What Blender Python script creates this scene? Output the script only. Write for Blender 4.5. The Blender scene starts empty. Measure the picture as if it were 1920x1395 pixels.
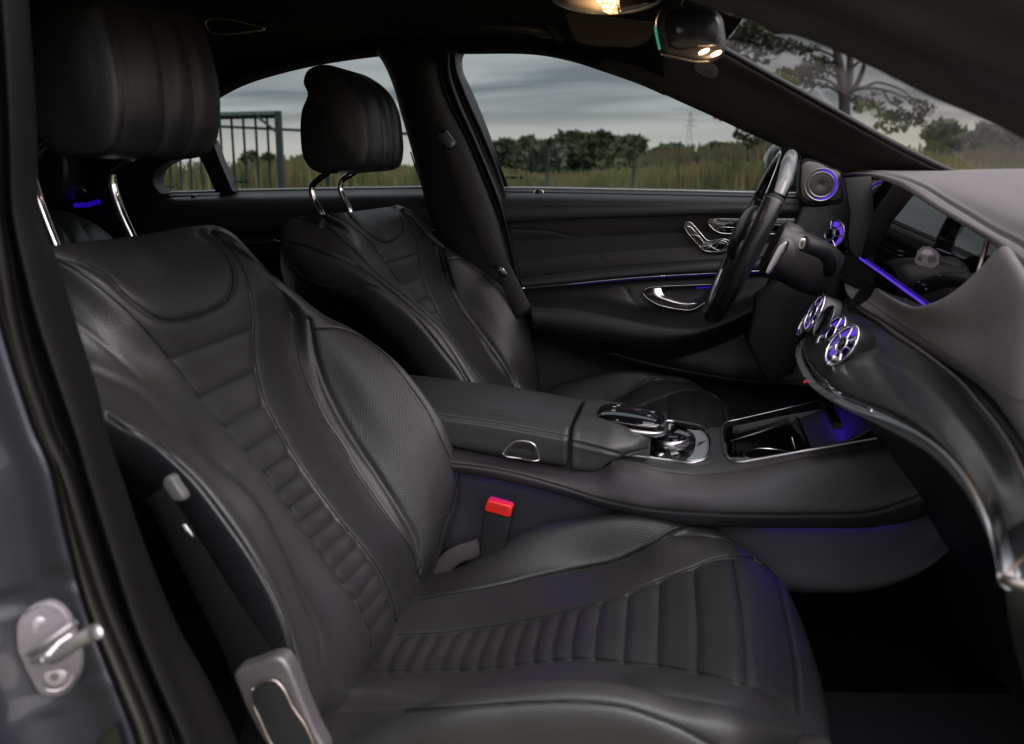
import bpy, bmesh, math, random
import numpy as np
from mathutils import Vector
from mathutils.bvhtree import BVHTree
random.seed(7); RNG=np.random.default_rng(7)
SC=bpy.context.scene
# ---------------- camera ----------------
F=1745.;PIT=math.atan(377.5/F);YAW=math.atan(350/F*math.cos(PIT));CZ=1.09
_s,_c=math.sin,math.cos
Fw=np.array([-_s(YAW)*_c(PIT),_c(YAW)*_c(PIT),-_s(PIT)]);Rt=np.array([_c(YAW),_s(YAW),0.]);Up=np.cross(Rt,Fw)
C0=np.array([0,0,CZ])
cam=bpy.data.cameras.new('camera'); camo=bpy.data.objects.new('camera',cam); SC.collection.objects.link(camo)
camo.location=(0,0,CZ); camo.rotation_euler=(math.pi/2-PIT,0,YAW)
cam.sensor_width=36; cam.lens=F/1920*36; cam.clip_start=.02; cam.clip_end=3000
cam.dof.use_dof=True; cam.dof.focus_distance=1.95; cam.dof.aperture_fstop=5.0
SC.camera=camo
# ---------------- world: dusk overcast sky ----------------
W=bpy.data.worlds.new('World'); SC.world=W; W.use_nodes=True; nt=W.node_tree; nt.nodes.clear()
def N(t,k,**a):
    n=t.nodes.new(k)
    for x,y in a.items():
        if x.startswith('i_'):
            n.inputs[int(x[2:])].default_value=y
        else: setattr(n,x,y)
    return n
SUN_EL=math.radians(38); SUN_AZ=math.radians(115)   # low sun behind thin cloud, on the camera's side of the car
sky=N(nt,'ShaderNodeTexSky',sky_type='NISHITA',sun_disc=False,sun_elevation=SUN_EL,sun_rotation=SUN_AZ)
L=nt.links.new
tc=N(nt,'ShaderNodeTexCoord'); sep=N(nt,'ShaderNodeSeparateXYZ'); L(tc.outputs['Generated'],sep.inputs[0])
# cloud sheet: direction projected on a layer so that the bands flatten towards the horizon
zz=N(nt,'ShaderNodeMath',operation='ADD',i_1=.12); L(sep.outputs[2],zz.inputs[0])
dx=N(nt,'ShaderNodeMath',operation='DIVIDE'); dy=N(nt,'ShaderNodeMath',operation='DIVIDE')
L(sep.outputs[0],dx.inputs[0]);L(zz.outputs[0],dx.inputs[1]);L(sep.outputs[1],dy.inputs[0]);L(zz.outputs[0],dy.inputs[1])
cmb=N(nt,'ShaderNodeCombineXYZ');L(dx.outputs[0],cmb.inputs[0]);L(dy.outputs[0],cmb.inputs[1])
mp=N(nt,'ShaderNodeMapping'); mp.inputs['Scale'].default_value=(.55,1.25,1); mp.inputs['Location'].default_value=(3.1,.35,0);L(cmb.outputs[0],mp.inputs[0])
nz=N(nt,'ShaderNodeTexNoise'); nz.inputs['Scale'].default_value=1.35; nz.inputs['Detail'].default_value=6; nz.inputs['Roughness'].default_value=.48; nz.inputs['Distortion'].default_value=.5
L(mp.outputs[0],nz.inputs[0])
cr=N(nt,'ShaderNodeValToRGB'); e=cr.color_ramp.elements; e[0].position=.40; e[0].color=(.25,.27,.295,1); e[1].position=.61; e[1].color=(.60,.61,.62,1)
L(nz.outputs[0],cr.inputs[0])
# pale warm strip just above the horizon
hz=N(nt,'ShaderNodeMapRange'); hz.inputs[1].default_value=.012; hz.inputs[2].default_value=.075; hz.inputs[3].default_value=1; hz.inputs[4].default_value=0; hz.interpolation_type='SMOOTHSTEP'
L(sep.outputs[2],hz.inputs[0])
mx=N(nt,'ShaderNodeMix',data_type='RGBA'); L(hz.outputs[0],mx.inputs[0]); L(cr.outputs[0],mx.inputs[6]); mx.inputs[7].default_value=(.80,.76,.70,1)
# brighter, slightly rosy cloud on the sunset side (behind the camera)
sb=N(nt,'ShaderNodeMapRange'); sb.inputs[1].default_value=.15; sb.inputs[2].default_value=.95; sb.inputs[3].default_value=0; sb.inputs[4].default_value=1; sb.interpolation_type='SMOOTHSTEP'
dt=N(nt,'ShaderNodeVectorMath',operation='DOT_PRODUCT'); dt.inputs[1].default_value=(.80,-.38,.46); L(tc.outputs['Generated'],dt.inputs[0]); L(dt.outputs['Value'],sb.inputs[0])
SUNSIDE=(5.2,4.9,5.0,1)
mb=N(nt,'ShaderNodeMix',data_type='RGBA',blend_type='MULTIPLY'); mb.inputs[0].default_value=1; L(mx.outputs[2],mb.inputs[6])
tint=N(nt,'ShaderNodeMix',data_type='RGBA'); L(sb.outputs[0],tint.inputs[0]); tint.inputs[6].default_value=(1,1,1,1); tint.inputs[7].default_value=SUNSIDE
L(tint.outputs[2],mb.inputs[7])
zf=N(nt,'ShaderNodeMapRange'); zf.inputs[1].default_value=.22; zf.inputs[2].default_value=.75; zf.inputs[3].default_value=1; zf.inputs[4].default_value=3.0; zf.interpolation_type='SMOOTHSTEP'; L(sep.outputs[2],zf.inputs[0])   # an overcast sky is about three times brighter overhead
b1=N(nt,'ShaderNodeBackground'); L(sky.outputs[0],b1.inputs[0]); b1.inputs[1].default_value=.012
b2=N(nt,'ShaderNodeBackground'); L(mb.outputs[2],b2.inputs[0]); L(zf.outputs[0],b2.inputs[1])
ad=N(nt,'ShaderNodeAddShader'); L(b1.outputs[0],ad.inputs[0]);L(b2.outputs[0],ad.inputs[1])
wo=N(nt,'ShaderNodeOutputWorld'); L(ad.outputs[0],wo.inputs[0])
sl=bpy.data.lights.new('sun','SUN'); sl.energy=1.5; sl.angle=math.radians(35); sl.color=(1,.9,.88)
so=bpy.data.objects.new('sun',sl); SC.collection.objects.link(so)
sd=Vector((math.sin(SUN_AZ)*math.cos(SUN_EL),math.cos(SUN_AZ)*math.cos(SUN_EL),math.sin(SUN_EL)))
so.rotation_euler=sd.to_track_quat('Z','Y').to_euler(); so.location=(0,-3,4)
SC.view_settings.view_transform='Standard'; SC.view_settings.look='None'; SC.view_settings.exposure=0.0; SC.view_settings.gamma=1
SC.cycles.max_bounces=8; SC.cycles.diffuse_bounces=3; SC.cycles.glossy_bounces=4; SC.cycles.transparent_max_bounces=12
SC.cycles.caustics_reflective=False; SC.cycles.caustics_refractive=False; SC.cycles.sample_clamp_indirect=4
try: SC.cycles.use_denoising=True
except Exception: pass
# ---------------- geometry helpers ----------------
def ray(u,v): return Fw+Rt*(u-960)/F-Up*(v-697.5)/F
def P(u,v,Y): r=ray(u,v); return C0+r*(Y/r[1])
def PZ(u,v,Z): r=ray(u,v); return C0+r*((Z-CZ)/r[2])
def PX(u,v,X): r=ray(u,v); return C0+r*(X/r[0])
def proj(p):
    p=np.asarray(p,float)-C0; d=p@Fw
    return np.stack([960+F*(p@Rt)/d,697.5-F*(p@Up)/d],-1),d
def PN(u,v,p0,n):      # ray meets the plane through p0 with normal n
    r=ray(u,v); n=np.asarray(n,float); return C0+r*(((np.asarray(p0)-C0)@n)/(r@n))
def rowAB(A,B,Yc):
    hs=np.linspace(0,.25,501); best=None
    for h in hs:
        a=P(*A,Yc+h);b=P(*B,Yc-h);e=math.hypot(a[0]-b[0],a[2]-b[2])
        if best is None or e<best[0]: best=(e,h,a,b)
    return best[1:]
def Yon(u,v,X,Z):      # Y of the lateral line (X,*,Z) nearest to the ray
    r=ray(u,v); q=np.array([X,0,Z]); a=np.array([r[0],r[2]]); b=np.array([q[0],q[2]-CZ]); t=(a@b)/(a@a); return t*r[1]
def smY(l,deg=3):      # smooth the assumed depths along a traced line
    p=np.array(l,float); t=np.r_[0,np.cumsum(np.hypot(*np.diff(p[:,:2],axis=0).T))]; t/=t[-1]; c_=np.polyfit(t,np.log(p[:,2]),deg); y=np.exp(np.polyval(c_,t)); return [(a,b,float(c)) for (a,b,_),c in zip(l,y)]
def V3(*a): return np.array(a,float)
def crm(Pt,k,closed=False):
    Pt=np.asarray(Pt,float)
    n=len(Pt)
    if closed: Q=np.concatenate([Pt[-1:],Pt,Pt[:2]]); m=n
    else: Q=np.concatenate([2*Pt[:1]-Pt[1:2],Pt,2*Pt[-1:]-Pt[-2:-1]]); m=n-1
    t=np.linspace(0,1,k,endpoint=False); sh=(len(t),)+(1,)*(Pt.ndim-1); t=t.reshape(sh); out=[]
    for i in range(m):
        p0,p1,p2,p3=Q[i:i+4]
        # chord-length tangents keep uneven control points smooth
        def ln(a,b): return np.maximum(np.sqrt(((a-b)**2).sum(-1,keepdims=True)),1e-6)**.75
        d0,d1,d2=ln(p0,p1),ln(p1,p2),ln(p2,p3)
        m1=((p1-p0)/d0-(p2-p0)/(d0+d1)+(p2-p1)/d1)*d1
        m2=((p2-p1)/d1-(p3-p1)/(d1+d2)+(p3-p2)/d2)*d1
        out.append((2*t**3-3*t**2+1)*p1+(t**3-2*t**2+t)*m1+(-2*t**3+3*t**2)*p2+(t**3-t**2)*m2)
    r=np.concatenate(out)
    return r if closed else np.concatenate([r,Pt[-1:]])
def resamp(Pt,n):
    Pt=np.asarray(Pt,float); d=np.r_[0,np.cumsum(np.linalg.norm(np.diff(Pt,axis=0),axis=1))]
    s=np.linspace(0,d[-1],n); return np.stack([np.interp(s,d,Pt[:,k]) for k in range(Pt.shape[1])],1)
def crv(pts,n=60,closed=False): # smooth curve through points, evenly spaced
    q=crm(pts,12,closed)
    if closed: q=np.concatenate([q,q[:1]]); return resamp(q,n+1)[:-1]
    return resamp(q,n)
def c3(pts,Y=None):
    return np.array([P(*p) if len(p)==3 and Y is None else P(p[0],p[1],Y) for p in pts])
# ---------------- object helpers ----------------
ORG={}
def thing(name,label,cat,loc=(0,0,0),group=None):
    o=bpy.data.objects.new(name,None); SC.collection.objects.link(o); o.location=loc; o.empty_display_size=.05
    o['label']=label; o['category']=cat; ORG[o.name]=np.array(loc,float)
    if group: o['group']=group
    return o
def mesh(name,V,Fc,mat,parent=None,smooth=True,uv=None,attrs=None,label=None):
    V=np.asarray(V,float); org=ORG.get(parent.name,np.zeros(3)) if parent else np.zeros(3)
    me=bpy.data.meshes.new(name); me.from_pydata((V-org).tolist(),[],[list(map(int,f)) for f in Fc]); me.validate(); me.update()
    if smooth: me.polygons.foreach_set('use_smooth',[True]*len(me.polygons))
    if uv is not None and len(me.loops):
        ul=me.uv_layers.new(name='UVMap'); li=np.empty(len(me.loops),int); me.loops.foreach_get('vertex_index',li); ul.data.foreach_set('uv',np.asarray(uv)[li].ravel())
    for k,a in (attrs or {}).items():
        at=me.attributes.new(k,'FLOAT','POINT'); at.data.foreach_set('value',np.asarray(a,float))
    me.materials.append(mat); o=bpy.data.objects.new(name,me); SC.collection.objects.link(o)
    if parent: o.parent=parent; ORG[o.name]=org
    if label: o['label']=label
    return o
def tag(o,label,cat,group=None,kind=None):
    if label: o['label']=label
    if cat: o['category']=cat
    if group:o['group']=group
    if kind:o['kind']=kind
    return o
def gfaces(nu,nv,wu=False,wv=False,flip=False,off=0):
    F_=[]
    for i in range(nu if wu else nu-1):
        for j in range(nv if wv else nv-1):
            a=i*nv+j;b=((i+1)%nu)*nv+j;c_=((i+1)%nu)*nv+(j+1)%nv;d=i*nv+(j+1)%nv
            F_.append((a+off,b+off,c_+off,d+off) if not flip else (d+off,c_+off,b+off,a+off))
    return F_
class MB:
    def __init__(s): s.V=[];s.F=[];s.n=0
    def add(s,V,Fc):
        V=np.asarray(V,float); s.V.append(V); s.F+= [tuple(i+s.n for i in f) for f in Fc]; s.n+=len(V); return s
    def build(s,name,mat,parent=None,smooth=True,label=None):
        return mesh(name,np.concatenate(s.V),s.F,mat,parent,smooth,label=label)
def frames(C,up=(0,0,1)):
    C=np.asarray(C,float); T=np.gradient(C,axis=0); T/=np.maximum(np.linalg.norm(T,axis=1,keepdims=True),1e-9)
    n=np.cross(T[0],up); 
    if np.linalg.norm(n)<.1: n=np.cross(T[0],(1,0.1,0))
    n/=np.linalg.norm(n); Ns=[]
    for t in T:
        n=n-t*(n@t); n/=np.linalg.norm(n); Ns.append(n)
    Ns=np.array(Ns); return T,Ns,np.cross(T,Ns)
def tube(C,r,k=8,r2=None,closed=False,up=(0,0,1),prof=None):
    """swept tube; r may be a number or one per point; r2 = second half-axis; returns V,F"""
    C=np.asarray(C,float); T,A,B=frames(C,up); n=len(C)
    r=np.broadcast_to(r,(n,)).astype(float); r2=r if r2 is None else np.broadcast_to(r2,(n,)).astype(float)
    a=np.linspace(0,2*math.pi,k,endpoint=False)
    pr=np.stack([np.cos(a),np.sin(a)],1) if prof is None else np.asarray(prof,float); k=len(pr)
    V=(C[:,None]+A[:,None]*(pr[None,:,0:1]*r[:,None,None])+B[:,None]*(pr[None,:,1:2]*r2[:,None,None])).reshape(-1,3)
    Fc=gfaces(n,k,closed,True)
    if not closed: Fc+= [tuple(range(k))[::-1],tuple(range((n-1)*k,n*k))]
    return V,Fc
def box(cx,cy,cz,sx,sy,sz,R=None):
    v=np.array([(x,y,z) for x in(-.5,.5) for y in(-.5,.5) for z in(-.5,.5)])*[sx,sy,sz]
    if R is not None: v=v@np.asarray(R).T
    return v+[cx,cy,cz],[(0,1,3,2),(4,6,7,5),(0,4,5,1),(2,3,7,6),(0,2,6,4),(1,5,7,3)]
def gnorm(G):
    du=np.gradient(G,axis=0);dv=np.gradient(G,axis=1);n=np.cross(du,dv);n/=np.maximum(np.linalg.norm(n,axis=-1,keepdims=True),1e-9);return n
def polyd(Q,L_):
    """distance (px) of points Q (N,2) to polyline L_"""
    L_=np.asarray(L_,float); best=np.full(len(Q),1e9)
    for a,b in zip(L_[:-1],L_[1:]):
        ab=b-a; t=np.clip(((Q-a)@ab)/max(ab@ab,1e-9),0,1); d=np.hypot(*(Q-a-t[:,None]*ab).T); best=np.minimum(best,d)
    return best
def inpoly(Q,poly):
    x,y=Q.T; ins=np.zeros(len(Q),bool); p=np.asarray(poly,float); j=len(p)-1
    for i in range(len(p)):
        xi,yi=p[i];xj,yj=p[j]
        c=((yi>y)!=(yj>y))&(x<(xj-xi)*(y-yi)/((yj-yi) if yj!=yi else 1e-9)+xi); ins^=c; j=i
    return ins
def net(rows,ku,kv):
    R=np.asarray(rows,float); G=crm(R,ku); G=crm(G.transpose(1,0,2),kv).transpose(1,0,2); return G
def guv(G):
    du=np.linalg.norm(np.diff(G,axis=0),axis=-1);dv=np.linalg.norm(np.diff(G,axis=1),axis=-1)
    u=np.concatenate([np.zeros((1,G.shape[1])),np.cumsum(du,0)]);v=np.concatenate([np.zeros((G.shape[0],1)),np.cumsum(dv,1)],1)
    c=G.shape[1]//2; u=u.mean(1,keepdims=True)+0*u; v=v-v[:,c:c+1]; return np.stack([v,u],-1)
def sculpt(G,seams,face=None,msk=None,ncol=None):
    """press stitched seams (traced on the photo, projected once onto the surface) into a grid surface.
    seam=(pixel polyline, half width m, depth m [, smooth])"""
    n=gnorm(G); ctr=G-C0; 
    if np.mean((n*ctr).sum(-1))>0: n=-n
    V=G.reshape(-1,3); q,d=proj(V); nn=n.reshape(-1,3); D=np.zeros(len(V)); vis=((nn*(V-C0)).sum(1)<.02) if face is None else face
    m=np.ones(len(V)) if msk is None else msk.reshape(-1)
    if ncol: ci=np.tile(np.arange(G.shape[1])*(ncol/(G.shape[1]-1)),G.shape[0])
    for s in seams:
        pl,w,dep=s[:3]; pl=np.asarray(pl,float)
        if len(pl)>2 : pl=crm(pl,5)
        lo=pl.min(0)-30;hi=pl.max(0)+30
        k=np.where((q>lo).all(1)&(q<hi).all(1)&vis)[0]
        if not len(k): continue
        if len(s)>4 and s[4] is not None: k=k[inpoly(q[k],s[4])]
        if len(s)>5 and ncol: k=k[(ci[k]>s[5][0])&(ci[k]<s[5][1])]
        if not len(k): continue
        dm=polyd(q[k],pl)*d[k]/F; g=dep*np.exp(-(dm/w)**2)
        if len(s)>3 and s[3]: g=g-dep*s[3]*np.exp(-((dm-2.2*w)/(1.2*w))**2)
        D[k]-=g*m[k]
    return (V+nn*D[:,None]).reshape(G.shape)
def bvh(G):
    nu,nv=G.shape[:2]; return BVHTree.FromPolygons([Vector(p) for p in G.reshape(-1,3)],gfaces(nu,nv))
def hit(b,u,v,lift=0.):
    r=ray(u,v); r=r/np.linalg.norm(r); h=b.ray_cast(Vector(C0),Vector(r))
    if h[0] is None: return None
    n=np.array(h[1]); n=n if n@r<0 else -n
    return np.array(h[0])+n*lift
def hits(b,pl,lift=.0005,step=None):
    pl=crm(pl,8) if len(pl)>2 else np.asarray(pl,float); pl=resamp(pl,max(int(np.linalg.norm(np.diff(pl,axis=0),axis=1).sum()/3),4))
    return [h for h in (hit(b,*p,lift) for p in pl) if h is not None]
STN={}
def stitch(mb,C,period=.0048,dash=.0032,r=.0005):
    C=np.asarray(C)
    if len(C)<3: return
    L_=np.linalg.norm(np.diff(C,axis=0),axis=1); 
    d=np.r_[0,np.cumsum(L_)]
    for s in np.arange(0,d[-1]-dash,period):
        q=np.stack([np.interp([s,s+dash/2,s+dash],d,C[:,k]) for k in range(3)],1)
        if np.linalg.norm(q[2]-q[0])>dash*2: continue
        mb.add(*tube(q,r,5))
def slab(pts,ext,bev=.002,seg=2,name='slab',mat=None,parent=None,label=None,smooth=True):
    """closed outline (3-D points) pushed along ext, front edge rounded"""
    bm=bmesh.new(); vs=[bm.verts.new(p) for p in pts]; f=bm.faces.new(vs); ext=Vector(ext)
    r=bmesh.ops.extrude_face_region(bm,geom=[f]); nv=[g for g in r['geom'] if isinstance(g,bmesh.types.BMVert)]
    bmesh.ops.translate(bm,verts=nv,vec=ext); bmesh.ops.recalc_face_normals(bm,faces=bm.faces)
    if bev>0:
        s0=set(vs); ed=[e for e in bm.edges if e.verts[0] in s0 and e.verts[1] in s0]
        try: bmesh.ops.bevel(bm,geom=ed,offset=bev,segments=seg,profile=.5,affect='EDGES',clamp_overlap=True)
        except Exception: pass
    bmesh.ops.triangulate(bm,faces=[f for f in bm.faces if len(f.verts)>4])
    me=bpy.data.meshes.new(name); 
    org=ORG.get(parent.name,np.zeros(3)) if parent else np.zeros(3)
    bmesh.ops.translate(bm,verts=bm.verts,vec=Vector(-org)); bm.to_mesh(me); bm.free()
    if smooth:
        me.polygons.foreach_set('use_smooth',[True]*len(me.polygons))
        try: me.set_sharp_from_angle(angle=math.radians(40))
        except Exception: pass
    me.materials.append(mat); o=bpy.data.objects.new(name,me); SC.collection.objects.link(o)
    if parent: o.parent=parent; ORG[o.name]=org
    if label: o['label']=label
    return o
def grid(name,G,mat,parent=None,attrs=None,label=None,solid=0,off=-1):
    nu,nv=G.shape[:2]; n=gnorm(G); flip=np.mean((n*(G-C0)).sum(-1))>0
    o=mesh(name,G.reshape(-1,3),gfaces(nu,nv,flip=flip),mat,parent,uv=guv(G).reshape(-1,2),attrs=attrs,label=label)
    if solid:
        m=o.modifiers.new('thickness','SOLIDIFY'); m.thickness=solid; m.offset=off
    return o
def loft(curves,n=60,k=8,smooth=True):
    R=np.array([crv(c_,n) if len(c_)>2 else resamp(np.asarray(c_,float),n) for c_ in curves]); return crm(R,k)
# ---------------- materials ----------------
def newmat(name):
    m=bpy.data.materials.new(name); m.use_nodes=True; t=m.node_tree; b=t.nodes['Principled BSDF']; return m,t,b
def setb(b,col,rough,metal=0,spec=.5,coat=0,emis=None,es=0,sheen=0):
    b.inputs['Base Color'].default_value=(*col,1); b.inputs['Roughness'].default_value=rough; b.inputs['Metallic'].default_value=metal
    b.inputs['Specular IOR Level'].default_value=spec; b.inputs['Coat Weight'].default_value=coat; b.inputs['Coat Roughness'].default_value=.06
    b.inputs['Sheen Weight'].default_value=sheen
    if emis: b.inputs['Emission Color'].default_value=(*emis,1); b.inputs['Emission Strength'].default_value=es
def simple(name,col,rough=.5,metal=0,spec=.5,coat=0,emis=None,es=0,bump=0,scale=300,sheen=0,var=0):
    m,t,b=newmat(name); setb(b,col,rough,metal,spec,coat,emis,es,sheen)
    if bump or var:
        tcn=N(t,'ShaderNodeTexCoord'); nn=N(t,'ShaderNodeTexNoise'); nn.inputs['Scale'].default_value=scale; nn.inputs['Detail'].default_value=3
        t.links.new(tcn.outputs['Object'],nn.inputs[0])
        if bump:
            bp=N(t,'ShaderNodeBump'); bp.inputs['Strength'].default_value=bump; bp.inputs['Distance'].default_value=.001
            t.links.new(nn.outputs[0],bp.inputs['Height']); t.links.new(bp.outputs[0],b.inputs['Normal'])
        if var:
            n2=N(t,'ShaderNodeTexNoise'); n2.inputs['Scale'].default_value=9; n2.inputs['Detail'].default_value=5; t.links.new(tcn.outputs['Object'],n2.inputs[0])
            mr=N(t,'ShaderNodeMapRange'); mr.inputs[3].default_value=max(rough-var,.02); mr.inputs[4].default_value=rough+var; t.links.new(n2.outputs[0],mr.inputs[0]); t.links.new(mr.outputs[0],b.inputs['Roughness'])
    return m
def leather(name,col=(.0245,.0230,.0228),rough=.435,perf=True,grain=.55,var=.07,spec=.5):
    m,t,b=newmat(name); setb(b,col,rough,0,spec); lk=t.links.new
    tcn=N(t,'ShaderNodeTexCoord'); vo=N(t,'ShaderNodeTexVoronoi'); vo.inputs['Scale'].default_value=430; lk(tcn.outputs['Object'],vo.inputs['Vector'])
    n1=N(t,'ShaderNodeTexNoise'); n1.inputs['Scale'].default_value=26; n1.inputs['Detail'].default_value=4; lk(tcn.outputs['Object'],n1.inputs[0])
    n2=N(t,'ShaderNodeTexNoise'); n2.inputs['Scale'].default_value=7; n2.inputs['Detail'].default_value=5; n2.inputs['Roughness'].default_value=.6; lk(tcn.outputs['Object'],n2.inputs[0])
    mr=N(t,'ShaderNodeMapRange'); mr.inputs[1].default_value=.3; mr.inputs[2].default_value=.7; mr.inputs[3].default_value=rough-var; mr.inputs[4].default_value=rough+var; lk(n2.outputs[0],mr.inputs[0]); lk(mr.outputs[0],b.inputs['Roughness'])
    b1=N(t,'ShaderNodeBump'); b1.inputs['Strength'].default_value=grain; b1.inputs['Distance'].default_value=.0004; lk(vo.outputs['Distance'],b1.inputs['Height'])
    b2=N(t,'ShaderNodeBump'); b2.inputs['Strength'].default_value=.22; b2.inputs['Distance'].default_value=.002; lk(n1.outputs[0],b2.inputs['Height']); lk(b1.outputs[0],b2.inputs['Normal'])
    out=b2
    if perf:
        uv=N(t,'ShaderNodeUVMap'); sc=N(t,'ShaderNodeVectorMath',operation='SCALE'); sc.inputs['Scale'].default_value=1/.0040; lk(uv.outputs[0],sc.inputs[0])
        ro=N(t,'ShaderNodeVectorRotate'); ro.rotation_type='Z_AXIS'; ro.inputs['Angle'].default_value=math.radians(45); lk(sc.outputs[0],ro.inputs['Vector'])
        fr=N(t,'ShaderNodeVectorMath',operation='FRACTION'); lk(ro.outputs[0],fr.inputs[0])
        sb_=N(t,'ShaderNodeVectorMath',operation='SUBTRACT'); sb_.inputs[1].default_value=(.5,.5,0); lk(fr.outputs[0],sb_.inputs[0])
        s3=N(t,'ShaderNodeVectorMath',operation='MULTIPLY'); s3.inputs[1].default_value=(1,1,0); lk(sb_.outputs[0],s3.inputs[0])
        ln=N(t,'ShaderNodeVectorMath',operation='LENGTH'); lk(s3.outputs[0],ln.inputs[0])
        hm=N(t,'ShaderNodeMapRange'); hm.inputs[1].default_value=.16; hm.inputs[2].default_value=.33; hm.inputs[3].default_value=1; hm.inputs[4].default_value=0; lk(ln.outputs['Value'],hm.inputs[0])
        at=N(t,'ShaderNodeAttribute'); at.attribute_name='perf'
        mu=N(t,'ShaderNodeMath',operation='MULTIPLY'); lk(hm.outputs[0],mu.inputs[0]); lk(at.outputs['Fac'],mu.inputs[1])
        mc=N(t,'ShaderNodeMix',data_type='RGBA'); lk(mu.outputs[0],mc.inputs[0]); mc.inputs[6].default_value=(*col,1); mc.inputs[7].default_value=(.003,.003,.003,1); lk(mc.outputs[2],b.inputs['Base Color'])
        iv=N(t,'ShaderNodeMath',operation='SUBTRACT'); iv.inputs[0].default_value=1; lk(mu.outputs[0],iv.inputs[1])
        b3=N(t,'ShaderNodeBump'); b3.inputs['Strength'].default_value=.55; b3.inputs['Distance'].default_value=.0007; lk(iv.outputs[0],b3.inputs['Height']); lk(b2.outputs[0],b3.inputs['Normal']); out=b3
    lk(out.outputs[0],b.inputs['Normal']); return m
def glass(name,tintc=(.5,.53,.52),ior=1.45,dark=False):
    m=bpy.data.materials.new(name); m.use_nodes=True; t=m.node_tree; t.nodes.clear()
    tr=N(t,'ShaderNodeBsdfTransparent'); tr.inputs[0].default_value=(*tintc,1); gl=N(t,'ShaderNodeBsdfGlossy'); gl.inputs['Roughness'].default_value=.02
    fr=N(t,'ShaderNodeFresnel'); fr.inputs[0].default_value=ior; mi=N(t,'ShaderNodeMixShader'); o=N(t,'ShaderNodeOutputMaterial')
    t.links.new(fr.outputs[0],mi.inputs[0]);t.links.new(tr.outputs[0],mi.inputs[1]);t.links.new(gl.outputs[0],mi.inputs[2]);t.links.new(mi.outputs[0],o.inputs[0]); return m
def emit(name,col,st): return simple(name,(.01,.01,.01),.4,emis=col,es=st)
LEA=leather('seat leather'); LEAS=leather('smooth leather',perf=False,col=(.016,.0155,.016),rough=.40)
LEAG=leather('side leather',perf=False,col=(.010,.010,.012),rough=.33,var=.05)
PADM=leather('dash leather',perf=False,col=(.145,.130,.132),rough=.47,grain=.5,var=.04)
STI=simple('stitch thread',(.045,.042,.041),.7)
STIL=simple('light stitch thread',(.12,.11,.105),.7)
SOFT=simple('soft black plastic',(.011,.011,.012),.5,bump=.15,scale=900)
SOFTD=simple('dark trim plastic',(.0065,.0065,.008),.55,bump=.1,scale=900)
DOORP=leather('door leather',perf=False,col=(.014,.013,.0135),rough=.46,grain=.4)
DOORU=leather('door top leather',perf=False,col=(.025,.026,.029),rough=.42,grain=.4)
FAB=simple('headliner cloth',(.012,.012,.015),.95,spec=.1,bump=.3,scale=1500)
CARP=simple('carpet',(.006,.006,.007),.95,spec=.05,bump=.9,scale=700)
GLOSS=simple('piano black',(.004,.004,.005),.07,coat=1)
RUB=simple('rubber',(.009,.009,.01),.6)
CHR=simple('chrome',(.78,.76,.77),.08,1)
SAT=simple('satin silver',(.55,.53,.55),.28,1)
SATD=simple('dark satin metal',(.16,.16,.17),.32,1)
BELT=simple('seat belt webbing',(.0035,.0035,.004),.8,spec=.06,bump=.6,scale=800)
BLUE=emit('violet ambient light',(.14,.04,1),.62)
BLUEH=emit('hidden violet light',(.09,.025,1),7.5)
BLUES=emit('soft violet ambient light',(.04,.006,1),.25)

def sewn(par,C,mat=STI,name='stitching',**k):
    m=MB(); stitch(m,C,**k)
    if m.n: o=m.build(name,mat,par); o['kind']='stuff'; return o
def quilt(lines,n=.0015,dn=.0022,b=.0075,db=.0022,clip=None,cr=(0,99)):
    return [(l,n,dn,0,clip,cr) for l in lines]+[(l,b,db,0,clip,cr) for l in lines]
def bead(par,b,lines,r=.0007,mat=None,name='seam_shade',lift=.0001):  # black tube laid in each groove stands in for the seam's shade
    for l in lines:
        C=hits(b,l,lift)
        if len(C)<4: continue
        C=np.array(C); g=np.linalg.norm(np.diff(C,axis=0),axis=1); cut=[0]+[i+1 for i,x in enumerate(g) if x>.02]+[len(C)]
        i,j=max(zip(cut[:-1],cut[1:]),key=lambda t:t[1]-t[0])
        if j-i<4: continue
        m=MB(); m.add(*tube(crv(C[i:j],(j-i)*2),r,5)); m.build(name,mat or SEAMSH,par)
SEAMSH=simple('seam shade black',(.003,.003,.003),.7,spec=.2)
# ================= SEATS =================
# traced lines of the front passenger seat
A_=[(398,434),(430,463),(452,497),(470,543),(477,586),(477,629),(480,683),(496,751),(520,798),(548,848),(597,921),(637,974),(677,1022),(709,1066),(735,1125),(745,1170)]
B_=[(97,485),(143,507),(193,543),(236,579),(272,618),(319,672),(373,744),(419,798),(459,843),(494,885),(541,952),(582,1008),(624,1069),(667,1125),(692,1182),(697,1215)]
C_=[(432,449),(502,522),(530,550),(545,583),(554,644),(563,687),(588,744),(609,787),(640,831),(661,869),(701,930),(741,986),(774,1038),(783,1085)]
D_=[(560,560),(577,601),(588,660),(602,705),(621,749),(661,821),(709,893),(753,962),(780,1014),(787,1085)]
E_=[(581,618),(637,616),(677,632),(721,664),(761,713),(800,768),(828,825),(848,870),(856,905),(848,952),(834,985),(822,1034),(806,1075)]
PAD=[(112,478),(161,493),(201,516),(233,549),(272,581),(297,595),(323,600),(358,595),(398,581),(423,565),(435,540),(435,504),(419,472),(398,450),(376,436)]
F_=[(138,602),(179,633),(222,672),(265,712)]
G_=[(174,694),(215,712),(258,733),(315,787),(376,837),(423,880)]
H_=[(200,775),(233,798),(287,823),(323,855),(371,901),(430,979),(469,1034),(520,1124),(547,1202),(566,1275),(576,1345)]
J2_=[(423,884),(478,932),(535,1034),(567,1116),(598,1190),(606,1241)]
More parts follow.
